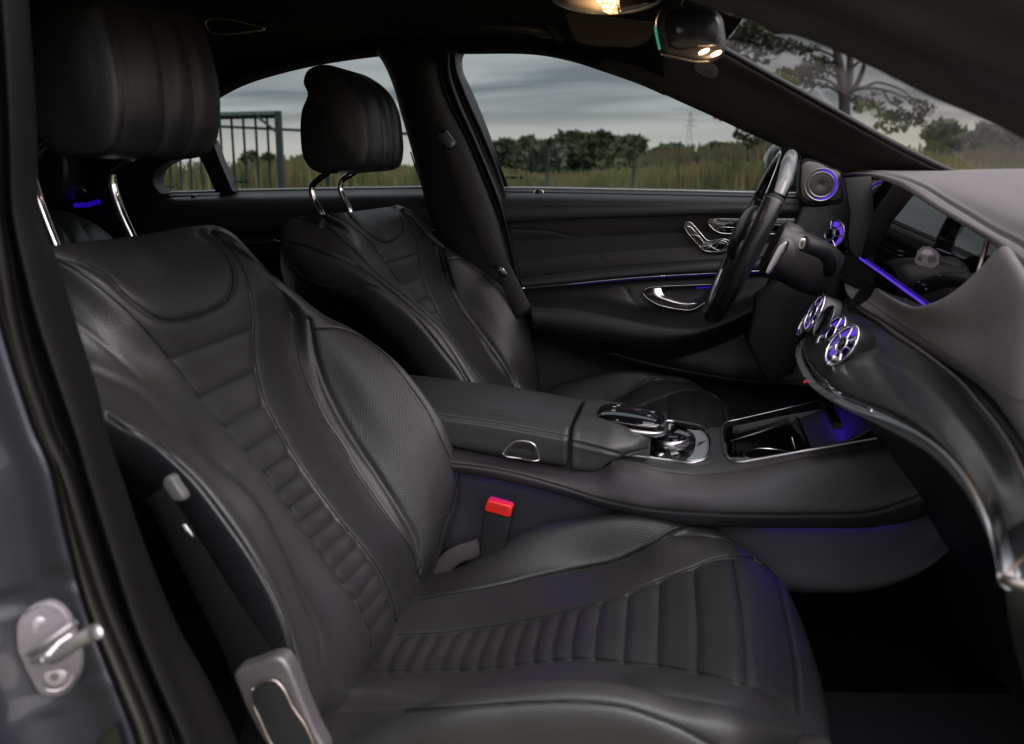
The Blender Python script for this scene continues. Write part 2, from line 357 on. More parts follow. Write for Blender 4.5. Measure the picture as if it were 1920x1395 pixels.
RIB=[((319,672),(470,617)),((373,744),(480,694)),((421,797),(496,756)),((461,846),(521,803)),((493,885),(546,849)),((521,920),(571,881)),((541,952),(593,911)),((563,978),(613,940)),((585,1008),(633,968)),((607,1034),(653,994)),((626,1066),(673,1018)),((646,1092),(692,1047)),((667,1125),(709,1071)),((682,1149),(722,1102)),((697,1178),(733,1132))]
def backrest(par,Yc,AB,Jr,Ir,Hr,Cr,Dr,Sr,Ys,seams,perfs,sgn=1,name='backrest',side=None,wrap=1.):
    """rows bottom->top. AB: rib seam pairs; other lists: pixel (u,v,Y) per row; Cr: pixel only"""
    rows=[]; n=len(AB); nrm=V3(.87,0,.49)
    for i in range(n):
        h,a,b=rowAB(*AB[i],Yc); X,Z=(a[0]+b[0])/2,(a[2]+b[2])/2
        lat=lambda Y,f=0: V3(X,Y,Z)+nrm*f
        c=P(*Cr[i][:2],Cr[i][2]) if len(Cr[i])>2 else lat(Yon(*Cr[i],X,Z),.002)
        j=P(*Jr[i]); im=P(*Ir[i]); hh=P(*Hr[i]); d=P(*Dr[i]); s_=P(*Sr[i])
        v=lat(j[1]+(.05 if i<n-4 else .035),(.004)) ; 
        jh=(j-V3(X,0,Z))@nrm
        if jh<.012: v=(j+lat(b[1]))/2
        if i>=n-5: v=(j+lat(b[1]))/2+V3(0,0,0)
        if i>=n-3: d=(c*2+s_)/3+V3(0,0,.002)
        m=(d+s_)/2+V3(.002,-.010,.004)
        mid=lat(Yc,-.004)
        back=-nrm
        w_=min(max((i-(n-6))/3,0),1); o1=back*.045*(1-w_)+V3(.004,0,-.045)*w_; o2=back*.085*(1-w_)+V3(.02,0,-.085)*w_; o3=back*.15*(1-w_)+V3(.03,0,-.12)*w_
        r=[hh+o3+V3(0,.10,0),hh+o2+V3(0,.03,0),hh+o1+V3(0,.004,0),hh,im,j,v,b,mid,a,c,d,m,s_,s_+back*.045+V3(0,.018,0),s_+back*.12+V3(0,.008,0),s_+back*.15-V3(0,.03,0)]
        rows.append(r)
    rows=np.array(rows)
    rows=np.concatenate([rows[:1]+V3(-.05,0,-.10),rows])     # tuck behind the cushion
    top=rows[-1]; 
    k=np.linspace(0,1,top.shape[0]); 
    def over(dx,dz,sh): 
        t=top+V3(dx,0,dz); t[:,1]=Yc+(t[:,1]-Yc)*sh; return t
    ex=[over(-.022*wrap,.008*wrap,.99),over(-.055*wrap,-.004,.97),over(-.085*wrap,-.045,.95)]
    for q in ex:
        b_=q[0]*0; # flatten the wrap so the rear stays closed
        q[0]=q[1]+(q[0]-q[1])*.3; q[-1]=q[-2]+(q[-1]-q[-2])*.3
    return np.concatenate([rows,np.array(ex)])
AB=[((735,1182),(691,1245)),((709,1071),(667,1125)),((633,968),(585,1008)),((571,881),(521,920)),((522,803),(462,847)),((480,693),(373,744)),((470,617),(319,672)),((470,543),(258,600)),((445,482),(180,532)),((396,434),(100,480))]
Jr=[(613,1300,.975),(590,1170,.975),(541,1050,.975),(478,932,.975),(400,860,.975),(302,776,.975),(213,710,.965),(130,634,.96),(70,560,.97),(20,505,.99)]
Ir=[(590,1340,.93),(560,1190,.93),(498,1045,.93),(430,938,.93),(355,860,.93),(258,790,.93),(170,730,.93),(90,655,.925),(35,590,.935),(-10,530,.955)]
Hr=[(574,1350,.905),(538,1180,.905),(474,1045,.905),(400,940,.905),(330,862,.905),(233,798,.905),(140,745,.905),(65,680,.90),(10,610,.91),(-30,548,.93)]
Cr=[(779,1100),(757,1012),(690,914),(638,831),(595,758),(559,658),(548,592),(512,532),(472,483),(428,446)]
Dr=[(784,1085,1.345),(771,995,1.35),(712,893,1.355),(661,818,1.37),(620,744,1.385),(586,652,1.40),(572,590,1.41),(528,535,1.405),(484,491,1.38),(436,451,1.33)]
Sr=[(826,1040,1.43),(860,905,1.445),(838,808,1.445),(797,742,1.445),(745,680,1.445),(662,618,1.445),(604,588,1.44),(545,543,1.43),(500,509,1.40),(446,459,1.35)]
def seat_back(par,G,seams,perfs,label=None,side=2.9):
    nu,nv=G.shape[:2]
    q,_=proj(G.reshape(-1,3)); msk=np.zeros(nu*nv)
    for pp in perfs: msk=np.maximum(msk,inpoly(q,pp))
    n=gnorm(G)
    if np.mean((n*(G-C0)).sum(-1))>0:n=-n
    vis=(n*(G-C0)).sum(-1).reshape(-1)<0
    o=grid('backrest',G,LEA,par,attrs={'perf':msk*vis}); o.data.materials.append(LEAG)
    k=nu*0+int((nv-1)/16*side); mi=np.zeros((nu-1,nv-1),int); mi[:,:k]=1; o.data.polygons.foreach_set('material_index',mi.ravel())
    return o
R0=backrest(None,1.165,AB,Jr,Ir,Hr,Cr,Dr,Sr,None,None,None)
GB=net(R0,38,26)
TH=.0016
seamsN=[(A_,.0019,.0034,0,None,(8.2,9.8)),(A_,.007,.0015,0,None,(8.2,9.8)),(B_,.0018,.0022,0,None,(6.4,7.8)),(B_,.007,.0010,0,None,(6.4,7.8)),(C_,.0018,.003,0,None,(9.4,10.7)),(C_,.007,.001,0,None,(9.4,10.7)),(D_[1:],.006,.006,0,None,(10.4,11.8)),(E_,.0018,.0024,0,None,(11.2,13.4)),(PAD,.0024,.0042,0,None,(6.3,10)),(PAD,.008,.002,0,None,(6.3,10)),(F_,.004,.0012,0,None,(3.5,6.5)),(G_,.006,.003,0,None,(3.5,6.6)),(H_,.003,.007,0,None,(1.5,4)),(J2_,.003,.002,0,None,(4.3,6))]
seamsN+=quilt([(b,a) for b,a in RIB],clip=A_+B_[::-1],cr=(6.9,9.1))
GB=sculpt(GB,seamsN,ncol=16)
near=thing('bucket_seat','black leather front passenger seat nearest the open door, ribbed centre panel and perforated bolsters','car seat',(-.35,1.165,.25))
perfN=[ [(578,601),(581,620),(637,618),(677,634),(721,666),(761,715),(800,768),(828,825),(848,870),(856,905),(848,952),(834,985),(822,1034),(806,1075),(787,1085),(780,1014),(753,962),(709,893),(661,821),(621,749),(602,705),(588,660)],
 [(452,497),(470,543),(477,586),(477,629),(480,683),(496,751),(520,798),(548,848),(597,921),(637,974),(677,1022),(709,1066),(730,1110),(783,1085),(774,1038),(741,986),(701,930),(661,869),(640,831),(609,787),(588,744),(563,687),(554,644),(545,583),(530,550),(502,522)] ]
seat_back(near,GB,None,perfN)
BN=bvh(GB)
bead(near,BN,[A_,B_,C_,E_[:-3],PAD,H_],.00075); bead(near,BN,[[b,a] for b,a in RIB],.00055)
def offs(pl,dx,dy): return [(u+dx,v+dy) for u,v in pl]
sewn(near,hits(BN,offs(C_[2:],7,-2)),period=.0042,dash=.003,r=.00045); sewn(near,hits(BN,offs(E_[1:6],-3,6)),period=.0042,dash=.003,r=.0004)
# ---- cushion ----
CU=[((753,1194),(724,1255)),((885,1186),(860,1254)),((983,1167),(964,1245)),((1084,1142),(1071,1234)),((1178,1109),(1169,1240)),((1237,1091),(1232,1247)),((1301,1068),(1307,1257)),((1373,1046),(1399,1281))]
M1=[(778,1125),(828,1117),(885,1107),(943,1096),(1000,1082),(1058,1071),(1115,1061),(1151,1053),(1198,1033),(1241,1009),(1284,988),(1300,986)]
M2=[(743,1190),(789,1188),(847,1184),(904,1176),(962,1167),(1038,1151),(1096,1136),(1143,1121),(1185,1108),(1241,1086),(1296,1065),(1339,1048),(1373,1043),(1416,1048),(1440,1062)]
M3=[(693,1257),(770,1257),(847,1255),(923,1251),(981,1243),(1038,1236),(1115,1234),(1164,1240),(1237,1247),(1305,1259),(1365,1274),(1416,1291),(1450,1308),(1484,1332)]
M4=[(643,1332),(693,1332),(770,1330),(847,1326),(923,1320),(1000,1316),(1077,1316),(1110,1318),(1164,1325),(1219,1343),(1271,1364),(1313,1387),(1340,1402)]
SI=[(801,1086),(870,1062),(900,1040),(939,1017),(981,994),(1031,981),(1092,971),(1153,965),(1207,965),(1249,973),(1284,984)]
FR=[(1416,1048),(1454,1082),(1476,1159),(1493,1244),(1499,1334)]
CR=[((753,1194),(724,1255)),((787,1194),(759,1255)),((820,1192),(793,1255)),((852,1190),(826,1255)),((885,1186),(860,1254)),((918,1180),(895,1253)),((950,1172),(929,1251)),((983,1167),(964,1245)),((1015,1161),(1000,1241)),((1050,1151),(1035,1236)),((1084,1142),(1071,1234)),((1127,1130),(1115,1234)),((1178,1109),(1169,1240)),((1237,1093),(1232,1247)),((1301,1071),(1307,1257))]
def cushion(Yc):
    rows=[]; m1p=[(802,1121),(920,1100),(1016,1079),(1098,1064),(1190,1037),(1240,1010),(1290,988),(1345,992)]
    sip=[(850,1068,1.42),(925,1026,1.43),(1000,988,1.44),(1075,973,1.44),(1170,963,1.44),(1232,968,1.44),(1288,982,1.44),(1352,998,1.43)]
    for i,(a_,b_) in enumerate(CU):
        h,a,b=rowAB(a_,b_,Yc); X,Z=(a[0]+b[0])/2,(a[2]+b[2])/2
        m1=V3(X,Yon(*m1p[i],X,Z),Z); m1=P(*m1p[i],min(m1[1],1.40)); s_=P(*sip[i])
        m1=P(*m1p[i],[1.30,1.33,1.355,1.375,1.385,1.395,1.40,1.40][i])
        if i>=5:
            k_=(0,0,0,0,0,.4,.8,1)[i]; m1=m1*(1-k_)+(a*.35+s_*.65)*k_
        w=m1[1]-Yc
        f=[1,1,1,.95,.8,.5,.3,.15][i]
        zc=s_[2]
        cr_=s_+V3(0,-.028,.004*f)
        mir=lambda q: V3(q[0],2*Yc-q[1],q[2])
        v=m1+V3(0,.003,-.003*f)
        down=s_+V3(0,.012,-.06); dn2=s_+V3(-.005,.01,-.14)
        row=[V3(X,Yc,Z-.004)]
        right=[a,m1,v,cr_,s_,down,dn2]
        left=[mir(a),mir(m1),mir(v),mir(cr_),mir(s_),mir(down),mir(dn2)]
        rows.append(left[::-1]+row+right)
    rows=np.array(rows)
    r0=rows[0]+V3(-.09,0,-.03); rb=rows[0]+V3(-.12,0,-.08)
    # front: flat border, nose, then down
    fy=rows[-1][:,1]
    nose=[];low=[];low2=[];fr=[]
    sil=np.array([P(*p) for p in [(1440,1060,1.40),(1466,1086,1.36),(1484,1125,1.31),(1506,1176,1.24),(1527,1236,1.165),(1540,1291,1.09),(1548,1351,1.01),(1553,1395,.95)]])
    seam=np.array([P(*p) for p in [(1400,1030,1.42),(1416,1048,1.39),(1454,1084,1.33),(1476,1159,1.22),(1488,1215,1.15),(1495,1262,1.09),(1499,1334,1.0)]])
    for j in range(rows.shape[1]):
        y=fy[j]; ly=2*Yc-y
        def at(S,y_):
            S=S[np.argsort(S[:,1])]; return V3(np.interp(y_,S[:,1],S[:,0]),y_,np.interp(y_,S[:,1],S[:,2]))
        yy=np.clip(y,.955,1.40); 
        yq=Yc+(yy-Yc)*.97
        n_=at(sil,yq); f_=at(seam,Yc+(yy-Yc)*.985)
        e=rows[-1][j]
        drop=max(0,(abs(y-Yc)-.235))
        if j<2 or j>rows.shape[1]-3:
            n_=n_+V3(-.03,0,0); n_[2]=min(n_[2],e[2]+.03) if (j==0 or j==rows.shape[1]-1) else n_[2]-.05
            f_=f_+V3(-.02,0,0); f_[2]=f_[2]-.05 if (j in(1,rows.shape[1]-2)) else min(f_[2]-.08,e[2]+.03)
        nose.append(n_); fr.append(f_); low.append(n_+V3(.004,0,-.06)); low2.append(n_+V3(-.03,0,-.17))
    return np.concatenate([[rb],[r0],rows,[fr],[nose],[low],[low2]])
GC=net(cushion(1.165),36,26)
GC=sculpt(GC,[(M1,.0022,.0040,.2),(M2,.0018,.0028),(M2,.007,.0012),(M3,.0018,.0028),(M3,.007,.0012),(M4,.002,.003),(M4,.008,.0015),(FR,.0028,.003,.2)]+quilt([(a,(a[0]*.5+b[0]*.5-(3 if a[0]<1150 else -3 if a[0]>1290 else 0),a[1]*.5+b[1]*.5),b) for a,b in CR]+[[(1373,1048),(1390,1150),(1399,1281)]],db=.003,clip=M2+M3[::-1]))
def wr(G,seed,amp=.0012):
    return G
q,_=proj(GC.reshape(-1,3)); mk=inpoly(q,[(801,1086),(870,1055),(939,1010),(1031,975),(1153,960),(1249,968),(1284,986),(1241,1009),(1198,1033),(1151,1053),(1058,1071),(943,1096),(828,1117),(790,1122)])|inpoly(q,[(1232,1093),(1301,1071),(1373,1046),(1416,1050),(1454,1084),(1476,1159),(1493,1244),(1499,1334),(1450,1308),(1365,1274),(1305,1259),(1237,1247)])
cush_near=grid('seat_cushion',GC,LEA,near,attrs={'perf':mk.astype(float)})
BC=bvh(GC); bead(near,BC,[M1,M2,M3,M4],.00075); bead(near,BC,[[a,(a[0]*.5+b[0]*.5-(3 if a[0]<1150 else -3 if a[0]>1290 else 0),a[1]*.5+b[1]*.5),b] for a,b in CR]+[[(1373,1048),(1390,1150),(1399,1281)],FR],.00055); sewn(near,hits(BC,offs(M1,2,4)),period=.0042,dash=.003,r=.0004,name='cushion_stitching'); sewn(near,hits(BC,offs(M4,0,-4)),period=.0042,dash=.003,r=.0004,name='cushion_stitching')
# seat base skirt under the cushion
sk=net([[V3(x,y,z) for y in (.93,.95,1.165,1.38,1.40)] for x,z in ((-.45,.40),(-.45,.28),(.1,.28),(.13,.40))],6,6)
grid('seat_base',sk,SOFTD,near)
# ---- headrests : a traced side profile carried across the width ----
def headrest(par,prof,Y1,Y2,bulge,seamsx,name='headrest',mat=LEAS,tuft=True):
    pr=crv(prof,110,closed=True); side=np.array([P(*p,Y1) for p in pr]); cen=side.mean(0)
    ts=[0,.012,.035,.075,.13,.2,.3,.4,.5,.6,.7,.8,.87,.925,.965,.988,1]; G=[]
    for t in crm(np.array(ts)[:,None],5)[:,0]:
        y=Y1+(Y2-Y1)*t; e=min(t,1-t); k=1-.30*max(0,1-e/.045)**2.6-.06*max(0,1-e/.2)**2
        S=cen+(side-cen)*k; S[:,1]=y
        fw=np.clip((S[:,0]-cen[0])/.05,0,1); fb=np.clip(-(S[:,0]-cen[0])/.05,0,1)
        S[:,0]+=fw*bulge*(1-(2*t-1)**2)-fb*.006*(1-(2*t-1)**2)
        if tuft:
            for s_ in seamsx: S[:,0]-=fw*(.007*math.exp(-((t-s_)*abs(Y2-Y1)/.0032)**2)+.008*math.exp(-((t-s_)*abs(Y2-Y1)/.013)**2)); S[:,2]-=.003*math.exp(-((t-s_)*abs(Y2-Y1)/.0045)**2)*(S[:,2]>cen[2])
        for s_ in (.07,.93): S+=(cen-S)*V3(1,0,1)*.022*math.exp(-((t-s_)*abs(Y2-Y1)/.003)**2)
        G.append(S)
    G=np.array(G); nu,nv=G.shape[:2]; m=MB(); m.add(G.reshape(-1,3),gfaces(nu,nv,False,True))
    for row,rev in ((G[0],1),(G[-1],0)):
        c_=row.mean(0); R_=[row]+[c_+(row-c_)*k+V3(0,(-.006 if rev else .006)*(1-k*k),0) for k in (.95,.85,.6,.3,.02)]
        m.add(np.array(R_).reshape(-1,3),gfaces(6,nv,False,True))
    o=m.build(name,mat,par); 
    bm=bmesh.new(); bm.from_mesh(o.data); bmesh.ops.remove_doubles(bm,verts=bm.verts,dist=1e-5); bmesh.ops.recalc_face_normals(bm,faces=bm.faces); bm.to_mesh(o.data); bm.free()
    o.data.polygons.foreach_set('use_smooth',[True]*len(o.data.polygons))
    return o
hn=headrest(near,[(162,-30),(188,40),(206,110),(214,180),(210,245),(194,284),(130,296),(80,285),(52,240),(42,150),(46,60),(55,0),(70,-60),(120,-75)],1.035,1.30,.020,(.36,.62))
def post(par,pts,Y,r,mat=CHR):
    m=MB(); m.add(*tube(crv([P(u,v,Y) for u,v in pts],40),r,12)); return m.build('headrest_post',mat,par)
post(near,[(262,262),(248,296),(228,311),(213,323),(211,345),(222,385),(256,462),(262,478)],1.245,.0065)
post(near,[(92,262),(74,286),(62,303),(60,330),(70,370),(88,420),(113,482),(120,500)],1.085,.0065)
# ================= DRIVER SEAT =================
far=thing('bucket_seat','black leather driver seat behind the steering wheel, beyond the centre console','car seat',(-.3,1.9,.3))
ABf=[((962,775),(935,812)),((925,724),(893,756)),((891,679),(861,706)),((850,627),(833,640)),((819,583),(809,588)),((804,554),(780,568)),((789,518),(751,535)),((783,474),(726,494)),((776,440),(681,470)),((762,408),(655,432)),((742,388),(612,404))]
Jf=[(945,765,1.70),(916,722,1.70),(885,680,1.70),(853,636,1.70),(822,601,1.70),(790,574,1.70),(757,549,1.70),(708,514,1.70),(655,464,1.70),(602,422,1.705),(572,406,1.71)]
If=[(935,770,1.665),(905,728,1.665),(874,685,1.665),(842,641,1.665),(812,606,1.665),(781,580,1.665),(746,553,1.665),(694,514,1.665),(632,467,1.665),(578,438,1.67),(546,418,1.68)]
Hf=[(922,776,1.65),(893,735,1.65),(862,692,1.65),(830,648,1.65),(801,612,1.65),(771,585,1.65),(733,557,1.65),(678,512,1.65),(610,478,1.65),(562,460,1.655),(537,440,1.665)]
Cf=[(1000,790),(958,726),(930,680),(900,632),(868,588),(848,552),(834,515),(824,484),(812,455),(792,428),(752,392)]
Df=[(1010,770,2.09),(966,722,2.09),(940,678,2.09),(905,628,2.10),(878,588,2.115),(858,552,2.13),(846,520,2.135),(838,488,2.14),(822,458,2.14),(800,438,2.13),(758,398,2.09)]
Sf=[(1000,770,2.17),(1009,712,2.18),(1001,650,2.18),(988,598,2.18),(968,562,2.18),(940,530,2.18),(905,502,2.18),(868,482,2.175),(836,466,2.17),(812,450,2.15),(766,400,2.11)]
Rf=backrest(None,1.90,ABf,Jf,If,Hf,Cf,Df,Sf,None,None,None,wrap=.25)
GF=net(Rf,24,18)
Af=[(742,388),(762,408),(777,441),(785,471),(789,505),(798,538),(813,571),(834,607),(861,640),(891,679),(925,724),(950,760)]
Bf=[(605,398),(645,413),(681,441),(711,474),(732,505),(750,532),(780,568),(810,587)]
Kf=[(539,411),(569,410),(602,420),(629,438),(657,462),(693,499),(726,529),(756,552),(800,590),(840,628),(872,668),(900,708),(916,735)]
Cfs=[(752,392),(801,438),(816,462),(828,495),(840,532),(858,571),(885,610),(915,649),(940,685),(958,726)]
Dfs=[(822,458),(833,492),(843,529),(864,571),(892,608),(925,652),(950,690),(970,730)]
Ef=[(840,486),(861,483),(891,492),(922,512),(952,542),(976,575),(993,612),(1000,645)]
PDf=[(612,402),(645,393),(660,408),(681,429),(705,447),(723,455),(741,450),(756,435),(756,417),(747,399),(731,385)]
Lf=[(539,456),(566,459),(605,474),(651,489),(687,508),(715,530),(741,550),(771,577),(810,610),(845,655),(880,715)]
Nf=[(665,548),(681,537),(700,537),(741,560),(771,587),(801,622),(831,660),(861,698),(875,722)]
rbf=[((b),(a)) for a,b in ABf[4:8]]
GF=sculpt(GF,[(Af,.0024,.004,0,None,(8.2,9.8)),(Bf,.0024,.003,0,None,(6.4,7.8)),(Kf[:8],.0024,.003,0,None,(4.3,6)),(Kf[7:],.0024,.002,0,None,(4.3,6)),(Cfs,.0024,.003,0,None,(9.4,10.7)),(Dfs,.006,.006,0,None,(10.4,11.8)),(Ef,.0024,.003,0,None,(11.2,13.4)),(PDf,.003,.005,0,None,(6.3,10)),(Lf,.0026,.0045,0,None,(1.2,4)),(Nf,.003,.003,0,None,(0,3))]+quilt([(a,b) for a,b in rbf],clip=Af+Bf[::-1],cr=(6.9,9.1),b=.009),ncol=16)
pf=[[(539,411),(569,410),(602,420),(629,438),(657,462),(693,499),(726,529),(750,532),(732,505),(711,474),(681,441),(645,413),(605,398),(560,398)],
 [(840,488),(861,485),(891,494),(922,514),(952,542),(976,575),(993,612),(1000,650),(985,700),(950,690),(925,652),(892,608),(864,571),(843,529)],
 [(777,441),(785,471),(789,505),(798,538),(813,571),(834,607),(861,640),(891,679),(925,724),(958,726),(940,685),(915,649),(885,610),(858,571),(840,532),(828,495),(816,462),(801,438)]]
seat_back(far,GF,None,pf,side=1.3)
BF=bvh(GF)
bead(far,BF,[Af,Bf[:6],Kf,Cfs,Ef,PDf,Lf],.0009); bead(far,BF,[[b,a] for a,b in ABf[4:8]],.0007)
for dd in ((-7,3),(7,-4)): sewn(far,hits(BF,offs(Kf[7:],*dd)),STIL,period=.0052,dash=.0036,r=.0006)
# rear shell of the driver seat (dark, shows beside the bolster)
sh=[c3([(905,800,1.66),(880,730,1.66),(835,668,1.66),(790,625,1.66),(745,593,1.66),(690,560,1.66),(620,540,1.66),(560,515,1.67),(540,470,1.68)]),
    c3([(880,800,1.70),(834,718,1.70),(816,679,1.70),(786,631,1.70),(741,595,1.70),(681,562,1.70),(610,535,1.70),(560,500,1.71),(537,460,1.72)]),
    c3([(870,800,1.80),(824,718,1.80),(806,679,1.80),(776,631,1.80),(731,595,1.80),(671,556,1.80),(600,520,1.80),(556,490,1.80),(537,450,1.80)])+V3(-.03,0,0)]
grid('back_shell',loft(sh,50,10),SOFTD,far,solid=.004)
# cushion: the same cushion as the passenger's, a little higher
oc=cush_near.copy(); SC.collection.objects.link(oc); oc.name='seat_cushion'; oc.parent=far; oc.matrix_parent_inverse.identity()
oc.location=tuple(ORG[near.name]-ORG[far.name]+V3(-.055,.735,.068)); oc.rotation_euler=(0,math.radians(-2.5),0)
hf=headrest(far,[(640,138),(663,165),(678,200),(685,245),(687,284),(680,312),(631,323),(582,322),(566,303),(558,255),(561,205),(572,172),(564,150),(573,126),(600,117)],1.775,2.025,.012,(.38,.64))
post(far,[(634,305),(625,316),(598,336),(585,350),(588,372),(603,400),(607,410)],1.83,.0065)
post(far,[(672,318),(657,328),(642,338),(638,352),(645,372),(655,392),(658,402)],1.97,.0065)
# ================= CENTRE CONSOLE =================
con=thing('centre_console','black leather centre console with armrest, rotary controller and open storage tray between the seats','centre console',(-.05,1.55,.3))
_nx=np.array([-.60,-.45,-.30,-.16,-.12,-.078,-.023,.025,.086,.172,.249,.294,.36,.45]); _nz=np.array([.655,.650,.642,.628,.622,.618,.615,.618,.628,.652,.670,.681,.70,.72])
def Zc(X): return float(np.interp(X,_nx,_nz))
def PS(u,v,dz=0.,Y0=1.55):
    Y=Y0
    for _ in range(30):
        q=P(u,v,Y); q2=PZ(u,v,Zc(q[0])+dz); Y=.5*Y+.5*min(max(q2[1],1.2),2.0)
    return P(u,v,Y)
cols=[((780,835,1.445),(780,858,1.43),(780,868,1.428),(790,876,1.437)),((857,852,1.445),(857,865,1.43),(857,872,1.428),(861,886,1.437)),((953,872,1.445),(950,880,1.43),(948,885,1.428),(975,908,1.437)),
 ((1062,886,1.445),(1062,905,1.43),(1062,916,1.426),(1085,937,1.437)),((1122,888,1.44),(1115,915,1.425),(1110,932,1.42),(1125,950,1.435)),((1155,876,1.437),(1160,915,1.42),(1162,945,1.415),(1170,961,1.43)),((1194,879,1.435),(1205,925,1.415),(1210,954,1.41),(1215,971,1.43)),
 ((1259,892,1.435),(1270,930,1.413),(1271,960,1.41),(1292,984,1.43)),((1316,896,1.435),(1340,932,1.413),(1340,964,1.408),(1345,987,1.43)),((1391,888,1.435),(1405,932,1.413),(1412,966,1.408),(1412,989,1.43)),((1500,866,1.435),(1525,928,1.413),(1527,966,1.408),(1527,990,1.43)),
 ((1601,849,1.435),(1625,920,1.415),(1634,962,1.41),(1640,988,1.43)),((1690,840,1.435),(1705,900,1.42),(1712,936,1.41),(1719,973,1.43)),((1790,835,1.435),(1800,885,1.42),(1800,900,1.41),(1810,925,1.43))]
R=np.array([[P(*p) for p in c_] for c_ in cols]); R=np.concatenate([R[:,:1]+V3(0,.012,.006),R,R[:,-1:]+V3(0,.005,.003)],1)
GS=net(R,14,14); stl=[c_[2][:2] for c_ in cols]
GS=sculpt(GS,[(stl,.0022,.0025)])
o=grid('side_panel',GS,leather('console leather',perf=False,col=(.028,.0245,.0285),rough=.45),con)
b_=bvh(GS)
for dd in (-3,3): sewn(con,hits(b_,offs(stl,0,dd)),STI,period=.0042,dash=.003,r=.0004)
# lower trim and its hidden light
cp=[((790,876,1.45),(800,930,1.452),(800,1040,1.455)),((975,905,1.45),(985,980,1.452),(985,1080,1.455)),((1125,946,1.45),(1130,1010,1.452),(1130,1105,1.455)),((1292,981,1.45),(1300,1050,1.45),(1300,1130,1.455)),((1412,986,1.45),(1420,1050,1.44),(1463,1112,1.43)),((1527,987,1.45),(1530,1050,1.435),(1540,1114,1.42)),((1640,985,1.45),(1640,1050,1.435),(1640,1108,1.42)),((1719,970,1.45),(1735,1020,1.44),(1741,1069,1.42)),((1790,935,1.45),(1805,965,1.44),(1817,1001,1.42))]
R=np.array([[P(*p) for p in c_] for c_ in cp])+V3(0,.006,0); R=np.concatenate([R[:,:1]+V3(0,.004,.03),R,R[:,-1:]+V3(0,.04,-.01)],1)
grid('lower_trim',net(R,10,8),simple('console lower trim',(.020,.018,.023),.6,bump=.2,scale=800),con)
lt=[(870,894),(975,917),(1062,935),(1170,966),(1292,990),(1412,994),(1527,996),(1640,992),(1700,982)]
for seg in (lt[:3],[(1425,994),(1527,996),(1640,992),(1700,982)]):
    mb=MB(); mb.add(*tube(crv([P(u,v-(14 if u<1200 else 8.5),1.450) for u,v in seg],60),.0018,6)); mb.build('ambient_light_strip',BLUEH,con)
# armrest lid
lid=[];Yn,Yf=1.445,1.675
seam=[(780,772),(822,780),(931,795),(1062,820)]; seamb=[(780,826),(848,839),(953,860),(1062,877)]
def lidrow(X,Zt,Zs,Zb):
    return [V3(X,Yn+.012,Zb-.003),V3(X,Yn+.001,Zb),V3(X,Yn-.003,(Zb+Zs)/2),V3(X,Yn,Zs),V3(X,Yn+.012,Zs+.010),V3(X,Yn+.04,Zt-.001),V3(X,(Yn+Yf)/2,Zt+.003),V3(X,Yf-.03,Zt-.001),V3(X,Yf-.006,Zt-.010),V3(X,Yf,Zt-.03),V3(X,Yf,Zb)]
LR=[]
for X in (-.60,-.50,-.40,-.31,-.25,-.205,-.1955):
    zs=np.interp(X,[-.5,-.407,-.308,-.193],[.700,.693,.684,.668]); zb=np.interp(X,[-.5,-.384,-.192],[.655,.64,.618]); zt=zs+.014
    r_=lidrow(X,zt,zs,zb)
    LR.append(r_)
e=np.array(LR[-1]); c_=e.mean(0)
LR.append(list(c_+(e-c_)*V3(1,.985,.96)+V3(.003,0,0))); LR.append(list(c_+(e-c_)*V3(1,.6,.5)+V3(.003,0,0)))
GL=net(np.array(LR),14,8)
GL=sculpt(GL,[(seam,.0022,.003,.2)])
LEAL=leather('armrest leather',perf=False,col=(.032,.033,.034),rough=.38)
grid('armrest_lid',GL,LEAL,con)
b_=bvh(GL); sewn(con,hits(b_,offs(seam,0,4)),name='armrest_stitching',period=.0042,dash=.003,r=.0004)
# lid latch button
ol=[(944,851),(962,829),(975,826),(995,829),(1003,835),(1010,862),(1004,864),(975,858),(948,855)]
mb=MB(); mb.add(*tube(crv([hit(b_,u,v,.0015) if hit(b_,u,v) is not None else P(u,v,1.44) for u,v in ol],60,True),.0018,8,closed=True)); lb=mb.build('lid_latch',SAT,con)
slab([hit(b_,u,v,.0006) for u,v in [(950,850),(965,832),(994,832),(1001,838),(1006,859),(976,855)]],(0,.004,0),.0006,1,'latch_button',SATD if False else SOFTD,lb)
# palm rest block
def blk(X,Zt,Zs,Zb,w=0):
    return [V3(X,Yn+.012,Zb-.003),V3(X,Yn+.001+w,Zb),V3(X,Yn-.002+w,(Zb+Zs)/2),V3(X,Yn+w,Zs),V3(X,Yn+.013+w,Zs+.010),V3(X,Yn+.045+w,Zt-.001),V3(X,1.56,Zt),V3(X,Yf-.03-w,Zt-.001),V3(X,Yf-.006-w,Zt-.010),V3(X,Yf-w,Zt-.03),V3(X,Yf-w,Zb)]
BR=[blk(-.186,.674,.664,.615,.006),blk(-.1875+.004,.682,.667,.613),blk(-.17,.683,.665,.612),blk(-.145,.682,.660,.612),blk(-.12,.679,.655,.630),blk(-.095,.672,.652,.640,.012),blk(-.075,.662,.650,.642,.03),blk(-.062,.652,.646,.642,.05),blk(-.06,.646,.643,.640,.06)]
e=np.array(BR[0]); c_=e.mean(0); BR=[list(c_+(e-c_)*V3(1,.6,.5)+V3(-.001,0,0))]+BR
GPB=net(np.array(BR),10,8); GPB=sculpt(GPB,[([(1073,829),(1115,839),(1159,851)],.0022,.003,.2)])
grid('palm_rest_base',GPB,LEAL,con)
# gap filler behind (dark)
mb=MB(); mb.add(*box(-.19,1.56,.63,.02,.21,.07)); mb.add(*box(-.35,1.567,.615,.5,.20,.03)); mb.build('inner_frame',RUB,con,False)
